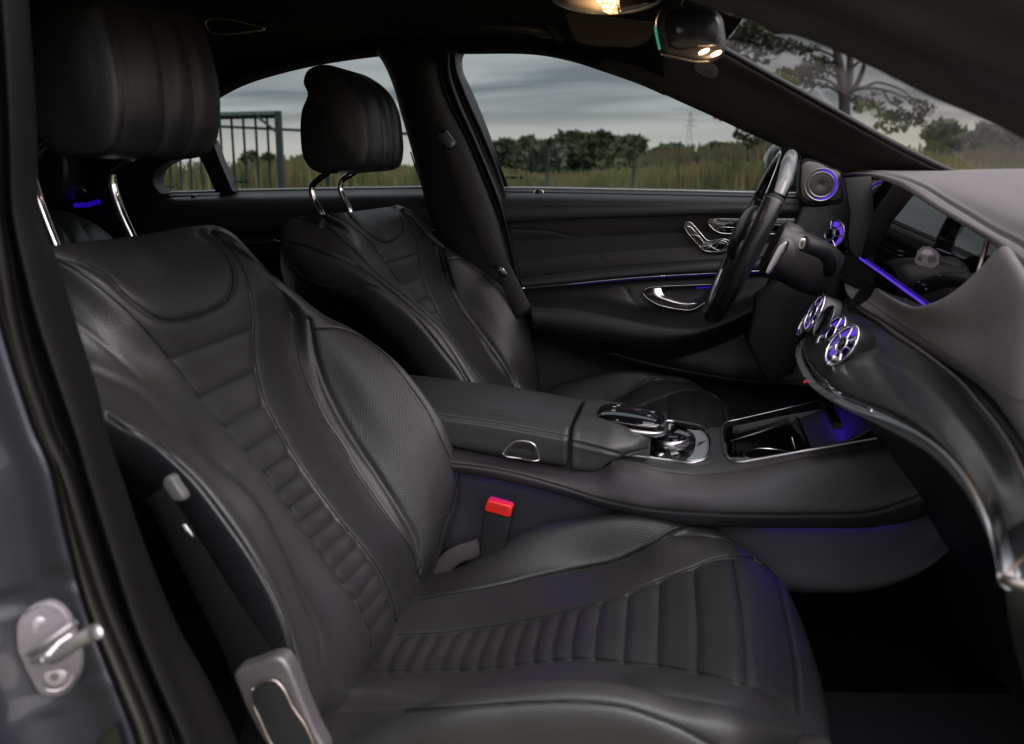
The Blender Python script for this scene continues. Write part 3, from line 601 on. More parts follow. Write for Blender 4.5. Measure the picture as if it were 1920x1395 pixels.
# palm rest pad : rounded lozenge, black top and satin rim
def lozenge(cx,cy,cz,ax,ay,az,rot,tilt,name,mat,par,e1=2.6,zt=1,zb=1,nu=40,nv=14):
    V=[];
    for j in range(nv+1):
        ph=-math.pi/2+math.pi*j/nv
        for i in range(nu):
            th=2*math.pi*i/nu; cx_=math.copysign(abs(math.cos(th))**(2/e1),math.cos(th)); sy=math.copysign(abs(math.sin(th))**(2/e1),math.sin(th))
            z=math.sin(ph); r=math.cos(ph)**.75
            V.append((ax*r*cx_,ay*r*sy,az*z*(zt if z>0 else zb)))
    V=np.array(V); Ry=np.array([[math.cos(tilt),0,math.sin(tilt)],[0,1,0],[-math.sin(tilt),0,math.cos(tilt)]]); Rz=np.array([[math.cos(rot),-math.sin(rot),0],[math.sin(rot),math.cos(rot),0],[0,0,1]])
    V=V@(Rz@Ry).T+[cx,cy,cz]; return mesh(name,V,gfaces(nv+1,nu,False,True),mat,par)
pc=(P(1119,785,1.55)+P(1250,790,1.55))/2
pt=math.radians(7)
pr_=lozenge(pc[0],1.555,pc[2]-.004,.0635,.058,.014,0,pt,'palm_rest',SAT,con,3.2,.45,1.3)
lozenge(pc[0]-.0,1.557,pc[2]+.0035,.060,.055,.0125,0,pt,'touch_surface',GLOSS,pr_,3.2,1,.1)
mb=MB()
for dx,dy in ((-.03,-.02),(-.03,.0),(-.025,.02),(.03,-.015),(.035,.012)):
    mb.add(*box(pc[0]+dx,1.557+dy,pc[2]+.0168-dx*math.tan(pt)-.0008*(abs(dy)/.01),.006,.0022,.0006))
mb.build('key_marks',simple('printed key marks',(.6,.6,.6),.5),pr_,False)['kind']='stuff'
# neck under the palm rest
slab([P(u,v,1.52) for u,v in [(1180,795),(1248,797),(1246,801),(1232,805),(1190,809),(1180,809)]],(0,.085,0),.003,2,'palm_rest_neck',SATD,con)
# leather top deck with rim
near_e=[(1145,880),(1165,878),(1194,880),(1259,892),(1316,896),(1391,888),(1500,866),(1601,849),(1690,841),(1790,835)]
RR=[]
for u,v in near_e:
    a=P(u,v,1.437); X=a[0]; z=Zc(X); 
    RR.append([a,V3(X,1.443,a[2]+.006),V3(X,1.455,z+.010),V3(X,1.47,z+.0125),V3(X,1.57,z+.0125),V3(X,1.67,z+.0125),V3(X,1.69,z+.006),V3(X,1.70,z-.05)])
GT=net(np.array(RR),12,8)
# cut the openings for the controller well and the tray: drop faces whose centre projects inside
wellp=[(1160,846),(1216,859),(1259,865),(1303,869),(1325,861),(1334,838),(1332,815),(1321,804),(1281,794),(1251,790),(1200,800)]
trayp=[(1358,793),(1353,806),(1356,830),(1360,851),(1372,866),(1404,865),(1500,851),(1601,828),(1690,812),(1690,735),(1522,743),(1434,768),(1364,790)]
nu,nv=GT.shape[:2]; q,_=proj(GT.reshape(-1,3)); ins=inpoly(q,crm(np.array(wellp,float),4,True))|inpoly(q,np.array(trayp,float))
fc=[f for f in gfaces(nu,nv) if sum(ins[list(f)])<3]
o=mesh('top_deck',GT.reshape(-1,3),fc,LEAL,con,uv=guv(GT).reshape(-1,2))
bt=bvh(GT); ste=[(1115,880),(1150,861),(1194,873),(1259,886),(1316,890),(1391,881),(1500,859),(1601,842),(1680,834)]
sewn(con,hits(bt,ste,.0004),name='deck_stitching',period=.0042,dash=.003,r=.0004)
def onT(u,v,l=.001):
    h=hit(bt,u,v,l); return h if h is not None else PS(u,v,.0125)
mb=MB(); mb.add(*tube(np.array([onT(*p) for p in crv(np.array(wellp,float),90,True)]),.0022,8,r2=.0035,closed=True)); mb.build('controller_frame',SAT,con)
tc_=crv(np.array([(1364,791),(1356,798),(1353,812),(1356,835),(1361,853),(1373,865),(1390,867),(1404,865)],float),40)
line=np.concatenate([np.linspace((1690,716),(1364,791),50),tc_[1:],np.linspace((1404,865),(1700,812),40)[1:]])
rr=np.interp(np.arange(len(line)),[0,45,55,80,95,len(line)],[.0011,.0012,.0024,.0028,.0024,.0014])
mb=MB(); mb.add(*tube(np.array([onT(*p) for p in line]),rr,8)); mb.build('tray_frame',SAT,con)
# wells
def well(poly,depth,name,mat,shr=.97):
    p=np.array([onT(*q_,0.) for q_ in crv(np.array(poly,float),80,True)]); c_=p.mean(0); rows=[p+V3(0,0,.001),p-V3(0,0,.004),c_+(p-c_)*shr-V3(0,0,depth),c_+(p-c_)*.5-V3(0,0,depth),c_+(p-c_)*.02-V3(0,0,depth)]
    m=MB(); m.add(np.array(rows).reshape(-1,3),gfaces(len(rows),len(p),False,True)); return m.build(name,mat,con)
well(wellp,.012,'controller_well',GLOSS); 
X0=.065; 
def tz(X): return Zc(X)+.0125
# storage tray: walls, floor, sliding cover, cup rings
tm=simple('tray lining',(.0035,.0035,.004),.2,var=.08)
m=MB(); xs=[.068,.078,.09,.14,.2,.26,.34]
yn=lambda X:1.456+ (.012 if X<.075 else 0); yf=lambda X:1.672-(.012 if X<.075 else 0)
rows=[[V3(X,yn(X),tz(X)-.001),V3(X,yn(X)+.003,tz(X)-.02),V3(X,yn(X)+.006,.575),V3(X,1.56,.573),V3(X,yf(X)-.006,.575),V3(X,yf(X)-.003,tz(X)-.02),V3(X,yf(X),tz(X)-.001)] for X in xs]
w0=rows[0]; rows=[[V3(p[0]+.004,p[1],.573) for p in w0],[V3(p[0],p[1],min(p[2],.6)) for p in w0]]+rows
grid('storage_tray',net(np.array(rows),8,6),tm,con)
mb=MB(); cx,cy,cz=.118,1.505,.6
a=np.linspace(0,2*math.pi,49)[:-1]
rg=P(1420,843,1.53); cx,cy,cz=rg[0]+.02,1.51,rg[2]-.004
mb.add(*tube(np.stack([cx+.042*np.cos(a),cy+.042*np.sin(a),cz+0*a],1),.0013,6,closed=True)); mb.build('cup_holder_ring',CHR,con)
mb=MB(); 
mb.add(*tube([P(1370,828,1.62),P(1420,812,1.63),P(1482,790,1.64)],.002,6)); mb.build('tray_divider',SATD,con)
sl=MB(); sl.add(*box(.184,1.564,tz(.18)-.024,.006,.205,.040,np.array([[.95,0,.3],[0,1,0],[-.3,0,.95]]))); sl.build('tray_partition',GLOSS,con,False)
mb=MB(); mb.add(*tube([P(1485,820,1.50),P(1492,845,1.48)],.0015,6)); mb.build('release_tab',CHR,con)
# ramp up to the dash behind the tray, lit violet
rp=net(np.array([[V3(.190,y,tz(.190)-.012) for y in (1.46,1.56,1.668)],[V3(.225,y,tz(.225)-.004) for y in (1.46,1.56,1.668)],[V3(.265,y,tz(.265)+.008) for y in (1.46,1.56,1.668)],[V3(.33,y,tz(.33)+.07) for y in (1.46,1.56,1.668)]]),8,8)
grid('front_ramp',rp,simple('ramp lining',(.06,.055,.06),.5),con,solid=.003)
mb=MB(); mb.add(*tube([V3(.232,1.49,.702),V3(.232,1.65,.702)],.0016,6)); tl_=mb.build('tray_light',emit('tray light',(.09,.025,1),9),con)
mb=MB(); mb.add(*box(.2285,1.564,.7062,.013,.19,.002)); mb.add(*box(.2235,1.564,.7015,.0022,.19,.0115)); mb.add(*box(.2285,1.470,.7015,.013,.0022,.0115)); mb.build('light_shield',SOFTD,tl_,False)  # added hood that hides the glowing tube from direct view
# rotary controller
rc=P(1257,823,1.57); rcx,rcz=rc[0],rc[2]
def lathe(cx,cy,cz,prof,k=40,n=V3(0,0,1)):
    n=n/np.linalg.norm(n); t=np.cross(n,(0,1,0)); t/=np.linalg.norm(t); b2=np.cross(n,t); a=np.linspace(0,2*math.pi,k,endpoint=False)
    V=[V3(cx,cy,cz)+n*z+(t*math.cos(x)+b2*math.sin(x))*r for r,z in prof for x in a]; return V,gfaces(len(prof),k,False,True)
m=MB(); m.add(*lathe(rcx,1.57,rcz-.004,[(.026,-.012),(.0315,-.006),(.0325,0),(.0315,.004),(.0300,.007),(.029,.0075),(.0280,.0072)])); kn=m.build('rotary_controller',SAT,con)
m=MB(); m.add(*lathe(rcx,1.57,rcz-.004,[(.0282,.0071),(.0235,.0095),(.016,.0118),(.006,.0125),(.0003,.0127)])); m.build('knob_cap',GLOSS,kn)
m=MB(); m.add(*lathe(rcx,1.57,rcz-.026,[(.040,-.004),(.041,0),(.036,.004),(.028,.008),(.026,.016)])); m.build('knob_base',GLOSS,kn)
# buttons round the controller
mb=MB()
for u,v,w,h in ((1188,842,.009,.006),(1208,846,.012,.007),(1283,832,.008,.004),(1292,850,.006,.004),(1219,826,.005,.003)):
    p=PS(u,v,.001); mb.add(*box(p[0],p[1],p[2],w,.004,.0012))
mb.build('switch_marks',simple('pale switch marks',(.35,.35,.36),.4),con,False)['kind']='stuff'
p=PS(1237,853,.004); m=MB(); m.add(*lathe(p[0],p[1],p[2]-.004,[(.0085,0),(.0085,.005),(.0075,.0075),(.0002,.008)],24)); m.build('volume_roller',SAT,con)
# silver plate with a triangle
pl=crv(np.array([(1288,804),(1300,806),(1318,808),(1327,818),(1329,838),(1322,856),(1305,862),(1286,862),(1297,852),(1303,838),(1304,822),(1298,811)],float),60,True)
mt=simple('pale brushed plate',(.42,.45,.47),.35,.6,var=.08)
slab([PS(u,v,.0085) for u,v in pl],(0,0,-.004),.0008,1,'controller_plate',mt,con)
slab([PS(u,v,.0098) for u,v in [(1308,836),(1324,826),(1310,829)]],(0,0,-.001),0,1,'arrow_mark',GLOSS,con)
# buckle of the passenger belt
bk=thing('belt_buckle','seat belt buckle with a bright red release button, standing beside the passenger seat','belt buckle',tuple(P(925,1000,1.41)))
bp=[(899,1025,),(905,975),(909,945),(914,936),(958,948),(961,962),(958,978),(945,1035),(920,1060),(900,1055)]
slab([P(u,v,1.395) for u,v in bp],(0,.022,0),.003,3,'buckle_body',SOFTD,bk)
slab([P(u,v,1.389) for u,v in [(908,953),(914,939),(918,938),(957,949),(960,953),(956,969),(951,970),(910,958)]],(0,.018,0),.002,3,'release_button',simple('red plastic',(.75,.018,.012),.35,bump=.05),bk)
slab([P(u,v,1.3885) for u,v in [(914,951),(918,942),(954,952),(952,962)]],(0,.004,0),.0005,1,'button_recess',simple('deep red plastic',(.55,.02,.015),.3),bk)
m=MB(); m.add(*tube(crv([P(905,1025,1.405),P(850,1045,1.41),P(812,1085,1.42)],20),.004,10,r2=.016)); m.build('buckle_strap',simple('strap cover',(.07,.06,.06),.5),bk)
# ================= DASHBOARD =================
dash=thing('dashboard','black leather and dark wood dashboard with silver wave trim and wide hooded display','dashboard',(.45,1.45,.6))
WOODM,_t,_b=newmat('dark poplar wood'); setb(_b,(.03,.03,.03),.26,0,.5,coat=.5)
_tc=N(_t,'ShaderNodeTexCoord');_mp=N(_t,'ShaderNodeMapping');_mp.inputs['Scale'].default_value=(14,2.2,14);_n=N(_t,'ShaderNodeTexNoise');_n.inputs['Scale'].default_value=2.2;_n.inputs['Detail'].default_value=7;_n.inputs['Distortion'].default_value=1.6
_t.links.new(_tc.outputs['Object'],_mp.inputs[0]);_t.links.new(_mp.outputs[0],_n.inputs[0]);_r=N(_t,'ShaderNodeValToRGB');_r.color_ramp.elements[0].position=.35;_r.color_ramp.elements[0].color=(.006,.006,.006,1);_r.color_ramp.elements[1].position=.7;_r.color_ramp.elements[1].color=(.022,.022,.021,1)
_t.links.new(_n.outputs[0],_r.inputs[0]);_t.links.new(_r.outputs[0],_b.inputs['Base Color']);_m2=N(_t,'ShaderNodeMapRange');_m2.inputs[3].default_value=.27;_m2.inputs[4].default_value=.40;_t.links.new(_n.outputs[0],_m2.inputs[0]);_t.links.new(_m2.outputs[0],_b.inputs['Roughness']);_b.inputs['Coat Weight'].default_value=.12
L1=[(1576,329,2.15),(1608,331,2.08),(1641,335,2.0),(1677,347,1.88),(1704,360,1.8),(1746,387,1.65),(1791,414,1.5),(1821,432,1.42),(1851,451,1.33),(1875,469,1.27),(1920,503,1.17),(1990,560,1.03),(2080,640,.88),(2150,710,.78)]
L2=[(1577,325,2.165),(1600,321,2.12),(1641,323,2.03),(1686,332,1.91),(1731,350,1.78),(1776,378,1.63),(1821,405,1.49),(1845,420,1.41),(1872,436,1.33),(1896,448,1.27),(1935,472,1.18),(2010,520,1.05),(2110,590,.9),(2190,650,.79)]
L1=smY(L1); L2=smY(L2)
a=np.array([P(*p) for p in L1]); b=np.array([P(*p) for p in L2])
mid=(a+b)/2+V3(-.007,-.003,.002)
tuck=a+V3(.012,.004,.004); tuck2=a+V3(.055,.0,.006); tuck3=a+V3(.07,0,-.01); tuck4=a*V3(0,1,0)+V3(.46,0,.84)
def zt(Y): return np.interp(Y,[.7,1.3,2.2],[1.066,1.070,1.092])
r=[tuck4,tuck3,tuck2,tuck,a,mid,b]
for f,dz in ((.05,.45),(.2,.8),(.45,.97),(.75,1.0)):
    q=b.copy(); q[:,0]=b[:,0]+(.82-b[:,0])*f; q[:,2]=b[:,2]+(np.array([zt(y) for y in b[:,1]])-b[:,2])*(dz*.6+f*.4)+.004*f; r.append(q)
q=b.copy(); q[:,0]=.84; q[:,2]=[zt(y)-.01 for y in b[:,1]]; r.append(q)
GH=net(np.array(r).transpose(1,0,2),14,12)
GH=sculpt(GH,[([p[:2] for p in L2],.0022,.004,.3)],face=np.ones(GH.shape[0]*GH.shape[1],bool))
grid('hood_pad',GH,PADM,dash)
# stitched lower pad
cols=[((1588,518,2.06),(1584,523,2.05),(1583,533,2.02)),((1618,505,2.0),(1600,530,1.97),(1590,556,1.93)),((1641,535,1.85),(1625,560,1.84),(1609,572,1.83)),((1671,559,1.65),(1665,580,1.64),(1656,602,1.64)),((1716,575,1.45),(1718,608,1.42),(1716,641,1.41)),
 ((1746,569,1.40),(1760,618,1.31),(1764,673,1.27)),((1776,556,1.36),(1800,625,1.23),(1806,699,1.16)),((1806,535,1.33),(1834,620,1.16),(1842,727,1.06)),((1836,508,1.30),(1868,605,1.09),(1878,768,.96)),((1882,463,1.285),(1912,590,1.03),(1920,829,.86)),((1930,500,1.19),(1980,630,.93),(1972,915,.78)),((2005,555,1.05),(2060,700,.82),(2010,980,.72))]
_k=[smY([c_[k] for c_ in cols],5) for k in range(3)]; cols=list(zip(*_k))
R=np.array([[P(*p) for p in c_] for c_ in cols])
e0=R[:,:1]+V3(.003,.003,-.001); e1=R[:,:1]+V3(.035,.012,-.012); f0=R[:,-1:]+V3(.006,.002,-.006); f1=R[:,-1:]+V3(.03,.005,-.010)
GP=net(np.concatenate([e1,e0,R,f0,f1],1),16,12)
cr1=[(1600,535),(1615,562),(1650,588),(1712,629),(1758,660),(1815,700),(1850,724),(1885,746),(1905,756),(1925,760)]
cr2=[(1609,560),(1632,578),(1664,600),(1716,633)]
GP=sculpt(GP,[(cr1,.0024,.004,.3),([(1640,545),(1628,520),(1615,512)],.002,.002),([(1836,508),(1846,518),(1850,522)],.001,.0)])
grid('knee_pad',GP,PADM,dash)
bp_=bvh(GP); sewn(dash,hits(bp_,offs(cr1,2,-6)),name='pad_stitching',period=.0045,dash=.003,r=.0005)
# wood front
wc=[((1600,560,1.90),(1560,590,1.86),(1512,636,1.80)),((1610,581,1.78),(1572,620,1.68),(1510,663,1.66)),((1650,607,1.58),(1608,650,1.50),(1529,700,1.52)),((1689,634,1.43),(1645,690,1.34),(1552,723,1.42)),((1731,661,1.29),(1688,728,1.20),(1598,751,1.30)),((1770,690,1.18),(1728,765,1.09),(1666,778,1.12)),
 ((1806,721,1.09),(1772,800,1.0),(1735,815,.98)),((1840,762,.99),(1815,845,.91),(1790,861,.89)),((1866,794,.925),(1850,885,.85),(1827,907,.83)),((1902,849,.84),(1888,940,.785),(1859,971,.77)),((1922,895,.785),(1912,1000,.745),(1877,1030,.745)),((1950,960,.72),(1935,1050,.715),(1883,1083,.72))]
_t2=smY([c_[2] for c_ in wc],5); wc=[(c_[0],c_[1],q_) for c_,q_ in zip(wc,_t2)]
R=np.array([[PZ(c_[0][0],c_[0][1],.838),(PZ(c_[0][0],c_[0][1],.838)+P(*c_[2]))/2+V3(-.013,-.003,.010),P(*c_[2])] for c_ in wc]); R=np.concatenate([R[:,:1]+V3(.03,.01,.012),R[:,:1]+V3(.008,0,.006),R,R[:,-1:]+V3(.01,0,-.004)],1)
GW=net(R,20,18); bw=bvh(GW); VENTS=[]
for u,v,Y,n_ in ((1596,658,1.44,(-.85,-.32,.40)),(1565,630,1.55,(-.87,-.24,.40)),(1534,590,1.73,(-.90,-.10,.40)),(1519,604,1.83,(-.90,.0,.43))):
    h_=hit(bw,u,v); h_=P(u,v,Y) if h_ is None else h_
    r_=ray(u,v); r_/=np.linalg.norm(r_); hn_=bw.ray_cast(Vector(C0),Vector(r_))[1]
    n_=np.array(n_,float)
    if hn_ is not None: hn_=np.array(hn_); hn_=hn_ if hn_@r_<0 else -hn_; n_=n_*.8+hn_*.2
    n_=n_/np.linalg.norm(n_); VENTS.append((h_+n_*.001,n_))
Vw=GW.reshape(-1,3); dead=np.zeros(len(Vw),bool)
for c_,n_ in VENTS[:3]:
    pass
fl_=np.mean((gnorm(GW)*(GW-C0)).sum(-1))>0
mesh('wood_panel',Vw,[f for f in gfaces(GW.shape[0],GW.shape[1],flip=fl_) if not dead[list(f)].any()],WOODM,dash,uv=guv(GW).reshape(-1,2))
mb=MB(); mb.add(*tube(crv([PZ(c_[0][0],c_[0][1],.838)+V3(-.001,-.001,.002) for c_ in wc],120),.0034,8)); mb.build('upper_trim_strip',simple('bronze satin trim',(.50,.42,.39),.3,1),dash)
# silver wave trim
inn=[c_[2] for c_ in wc]; out=[(1500,641,1.79),(1494,665,1.655),(1503,695,1.53),(1522,725,1.42),(1562,752,1.30),(1650,794,1.12),(1735,843,.973),(1781,886,.884),(1818,935,.823),(1846,990,.764),(1864,1040,.738),(1873,1091,.716)]
out=smY(out,5)
R=[]
for i,(p_,q_) in enumerate(zip(inn,out)):
    a_,b_2=P(*p_),P(*q_); m_=(a_+b_2)/2+V3(-.003,-.002,.001); R.append([a_+V3(.008,0,-.002),a_,m_,b_2,b_2+V3(.006,.002,-.006),b_2+V3(.02,.01,-.008)])
GV=net(np.array(R),16,6); grid('wave_trim',GV,simple('satin wave trim',(.62,.65,.67),.34,1,var=.06),dash)
# underside of the dashboard
q=[P(*p)+V3(.02,.01,-.010) for p in out]; q=np.array(q)
un=[q,q+V3(.05,.01,-.035),q+V3(.12,.02,-.12),q+V3(.2,.03,-.25),q+V3(.26,.03,-.42)]
grid('glove_box',net(np.array(un).transpose(1,0,2),10,10),simple('glovebox plastic',(.011,.011,.014),.5,bump=.15,scale=900),dash)
# air-conditioning key rows set into the trim
oi=crm(np.array([P(*p) for p in out[:6]]),20); ii=crm(np.array([P(*p) for p in inn[:6]]),20)
def keyrow(t0,t1,n,f0,f1,lift,mat,nm):
    for k in range(n):
        q=[]
        for t_,f in ((k+.06,f0),(k+.94,f0),(k+.94,f1),(k+.06,f1)):
            i=(t0+(t1-t0)*t_/n)*20; i0=int(i); w=i-i0; A=oi[i0]*(1-w)+oi[i0+1]*w; B=ii[i0]*(1-w)+ii[i0+1]*w; q.append(A+(B-A)*f+lift)
        slab(q,(.006,.003,-.001),.0008,2,nm,mat,dash)
keyrow(.3,3.9,10,.06,.62,V3(-.0042,-.003,.0018),simple('pale climate key',(.46,.44,.43),.3,1),'climate_key')
keyrow(.6,3.7,10,.75,1.5,V3(-.0045,-.003,.003),GLOSS,'audio_key')
mb=MB(); mb.add(*tube(crv([P(*p)+V3(-.004,-.002,.003) for p in [(1512,640,1.77),(1514,664,1.64),(1531,698,1.50),(1554,720,1.39),(1566,738,1.33),(1590,752,1.28),(1640,772,1.16)]],60),.002,8)); mb.build('button_row_trim',CHR,dash)
# near end cap line
mb=MB(); mb.add(*tube(crv([P(1880,1085,.715),P(1902,1092,.705),P(1925,1099,.70),P(1980,1115,.69)],20),.0045,8)); mb.add(*tube([P(1881,1084,.716),P(1900,1062,.715),P(1935,1030,.71)],.0018,8)); mb.build('end_trim',simple('bronze end trim',(.50,.42,.39),.35,1),dash)
grid('end_panel',net(np.array([[P(1884,1096,.72),P(1930,1108,.72),P(2000,1120,.70)],[P(1895,1180,.74),P(1940,1190,.72),P(2000,1200,.71)],[P(1925,1300,.76),P(1960,1300,.74),P(2010,1300,.72)]]),8,8),SOFT,dash)
# vents
VGLOW=emit('vent violet glow',(.16,.05,1),.75)
BLADE=simple('bright vent blade',(.85,.82,.84),.22,1)
def vent(par,c_,r,n,name='air_vent',mat=CHR,bez=None):
    n=np.array(n,float); n/=np.linalg.norm(n); x=np.cross(n,(0,0,1)); x/=np.linalg.norm(x); y=np.cross(n,x); M=np.stack([x,y,n],1)
    a=np.linspace(0,2*math.pi,49)[:-1]; circ=lambda rr,z: c_+(np.stack([rr*np.cos(a),rr*np.sin(a),0*a+z],1))@M.T
    m=MB(); m.add(*tube(circ(r,0),.0026,10,closed=True)); ring=m.build(name,mat,par)
    m=MB(); m.add(np.concatenate([circ(r*1.10,-.032),circ(r*1.06,-.006),circ(r*1.0,.0)]),gfaces(3,48,False,True)); m.build('vent_bezel',bez or WOODM,ring)
    m=MB(); m.add(np.concatenate([circ(r*.98,-.001),circ(r*.95,-.007),circ(r*.4,-.0095),circ(r*.01,-.009)]),gfaces(4,48,False,True)); m.build('vent_throat',GLOSS,ring)
    m=MB(); m.add(np.concatenate([circ(r*.90,-.0045),circ(r*.58,-.0068)]),gfaces(2,48,False,True)); m.build('vent_light_ring',VGLOW,ring)
    for k in range(7):
        t_=2*math.pi*k/7+.35; d=np.array([math.cos(t_),math.sin(t_),0]); tt=np.array([-math.sin(t_),math.cos(t_),0]); ps=[]
        for f,w in ((.40,.10),(.60,.13),(.80,.16),(.96,.18)):
            for s_,z_ in ((-.6,-.0035),(-.4,.0),(.3,.0005),(.5,-.003)): ps.append(c_+M@(d*r*f+tt*r*(w*s_*.75+.06*f)+V3(0,0,z_)))
        mesh('vent_blade',ps,gfaces(4,4),BLADE,ring)
    m=MB(); m.add(*tube(circ(r*.36,.001),.0022,8,closed=True)); m.build('vent_hub_ring',mat,ring)
    m=MB(); m.add(np.concatenate([circ(r*.34,-.004),circ(r*.32,.0005),circ(r*.2,.002),circ(r*.01,.002)]),gfaces(4,48,False,True)); m.build('vent_hub',GLOSS,ring)
    return ring
for c_,n_ in VENTS: vent(dash,c_+n_*(.018 if c_[1]<1.6 else .007),.0350,n_)
# small clock between the vents
c_=P(1549,606,1.64)+V3(-.004,0,.003); n=V3(-.87,-.14,.47); n/=np.linalg.norm(n); x=np.cross(n,(0,0,1)); x/=np.linalg.norm(x); y=np.cross(n,x); a=np.linspace(0,2*math.pi,41)[:-1]
circ=lambda rr,z:c_+np.outer(np.cos(a)*rr,x)+np.outer(np.sin(a)*rr,y)+n*z
m=MB(); m.add(*tube(circ(.029,0),.002,8,closed=True)); ck=m.build('clock',SATD,dash); m=MB(); m.add(np.concatenate([circ(.028,0),circ(.02,-.002),circ(.0005,-.002)]),gfaces(3,40,False,True)); m.build('clock_face',GLOSS,ck)
# two small knobs below the vents
for u,v,Y,r_ in ((1563,673,1.46,.0055),(1555,684,1.475,.0032)):
    p=P(u,v,Y); m=MB(); m.add(*lathe(p[0],p[1],p[2],[(r_,-.004),(r_,.004),(r_*.7,.006),(.0001,.006)],16,V3(-.8,-.3,.45))); m.build('vent_knob',SAT,dash)
# ---- display recess ----
XS=.385
cav=[[V3(.372,2.2,.865),V3(.372,1.9,.858),V3(.372,1.63,.868),V3(.377,1.40,.93),V3(.385,1.34,.955)],]
fl=net(np.array([[P(*c_[0])+V3(.004,.004,-.006) for c_ in cols[1:9]],[V3(.40,y,z) for y,z in ((2.18,.868),(2.0,.862),(1.85,.858),(1.72,.862),(1.6,.875),(1.5,.895),(1.42,.93),(1.36,.955))]]),10,10)
grid('display_shelf',fl,SOFTD,dash)
m=MB()
for k in range(9):
    u0=1650+k*7; v0=553-k*0+k*1.2; p=PZ(u0-6,v0-18+k*3.6,.868); p2=PZ(u0+14,v0+4+k*3.0,.866); m.add(*tube([p,p2],.0011,6))
m.build('defrost_grille',RUB,dash)
# display: one flat glass pane
DISP,_t,_b=newmat('display glass'); setb(_b,(.004,.004,.005),.03,coat=0); _b.inputs['Specular IOR Level'].default_value=1.0
m=MB(); sx=.391; LEAN=.21
zl=lambda Y: float(np.interp(Y,np.array([p[2] for p in L2])[::-1],b_L2[::-1,2]))-.006
b_L2=np.array([P(*p) for p in L2]); ys=[1.372,1.45,1.53,1.61,1.69,1.77,1.85,1.95,2.06]; DX=lambda y:sx-.010-.12*(y-1.372)
fr_=[V3(DX(y),y,.868) for y in ys]+[V3(DX(y)+LEAN*(zl(y)-.868),y,zl(y)) for y in ys[::-1]]
n_=len(fr_); m.add(fr_+[p+V3(.008,0,0) for p in fr_],[tuple(range(n_)),tuple(range(2*n_-1,n_-1,-1))]+[(i,(i+1)%n_,n_+(i+1)%n_,n_+i) for i in range(n_)])
disp=m.build('display',DISP,dash,False)
m=MB(); m.add(*tube([P(1851,453,1.375),P(1835,512,1.365)],.0035,8)); m.build('display_edge_trim',SATD if False else simple('pinkish satin',(.45,.38,.37),.35,1),disp)
# what the screen shows: a pale car drawn on a lit floor
def onS(u,v,l=.0012): return PN(u,v,V3(sx-.010,1.372,.868),np.cross(V3(-.12,1,0),V3(.21,0,1.)))+V3(-l,0,0)
LEDL=crv([onS(u,v,.006) for u,v in [(1618,484),(1653,508),(1695,538),(1741,571)]],30)
m=MB(); m.add(*tube(LEDL,.0022,8)); m.build('ambient_light_strip',BLUE,dash)
pic=emit('screen picture',(.75,.62,.72),.32); picd=emit('screen floor',(.33,.25,.45),.30); picl=emit('screen line',(.5,.42,.7),.15)
def flat(pts,mat,nm,l): 
    p=[onS(u,v,l) for u,v in pts]; return mesh(nm,p,[tuple(range(len(p)))],mat,disp,False)
flat([(1716,490),(1722,470),(1732,462),(1745,462),(1757,470),(1763,478),(1762,495),(1752,503),(1735,500),(1722,496)],emit('car picture',(.50,.40,.47),.13),'car_picture',.0012)
flat([(1728,475),(1736,467),(1746,468),(1752,476),(1742,479)],emit('car roof picture',(.8,.68,.76),.22),'car_roof_picture',.0016)
flat([(1722,481),(1730,480),(1731,489),(1723,489)],emit('car lamp picture',(.2,.13,.14),.1),'car_lamp_picture',.0016)
flat([(1741,483),(1757,480),(1759,490),(1744,494)],emit('car grille picture',(.25,.18,.2),.12),'car_grille_picture',.0018)
m=MB(); m.add(*tube([onS(1758,466),onS(1784,476)],.0006,5)); m.build('screen_line',picl,disp)
for u,v,w_,h_ in ((1724,528,5,2),(1733,533,6,2),(1738,541,3,3),(1700,560,4,1.5),(1762,515,8,1.2),(1690,470,10,1.2),(1690,478,7,1.2)):
    flat([(u-w_/2,v-h_/2),(u+w_/2,v-h_/2+1),(u+w_/2,v+h_/2+1),(u-w_/2,v+h_/2)],emit('screen icon',(.5,.45,.6),.09),'screen_icon',.0014)
p=P(1509,716,1.50); m=MB(); m.add(*tube([p,p+V3(.001,.003,0)],.0022,8)); m.build('warning_lamp',emit('red lamp',(1,.01,.04),.6),dash)
# side block between door and display, with side vent
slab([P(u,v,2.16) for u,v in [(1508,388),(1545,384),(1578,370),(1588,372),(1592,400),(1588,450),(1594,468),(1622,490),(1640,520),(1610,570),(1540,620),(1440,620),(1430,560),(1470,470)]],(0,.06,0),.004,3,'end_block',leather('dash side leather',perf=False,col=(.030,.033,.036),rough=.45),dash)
slab([P(u,v,1.955) for u,v in [(1584,334),(1634,330),(1640,400),(1640,515),(1622,495),(1600,482),(1592,466),(1590,440),(1594,400)]],(0,.05,0),.003,2,'inner_side_panel',simple('dark side panel',(.010,.009,.010),.35),dash)
vn=vent(dash,P(1556,440,2.15),.034,(-.62,-.74,.28),mat=SAT,bez=SOFTD)
# fascia behind everything: keeps the daylight out
fb=[[V3(.46,y,.97),V3(.44,y,.86),V3(.40,y,.70),V3(.50,y,.5),V3(.55,y,.25)] for y in (.75,1.2,1.7,2.2)]
grid('fascia_core',net(np.array(fb),4,6),SOFTD,dash)
m=MB(); m.add(*tube(crv([V3(.33,1.80,.80),V3(.34,1.95,.77),V3(.35,2.15,.75)],10),.05,12,r2=.09)); m.build('knee_bolster',SOFTD,dash)
# ================= BODY SHELL =================
body=thing('cabin_shell','dark cabin shell of the car: headliner, pillars, windscreen, floor and painted door frame','car body',(-.5,1.5,.2))
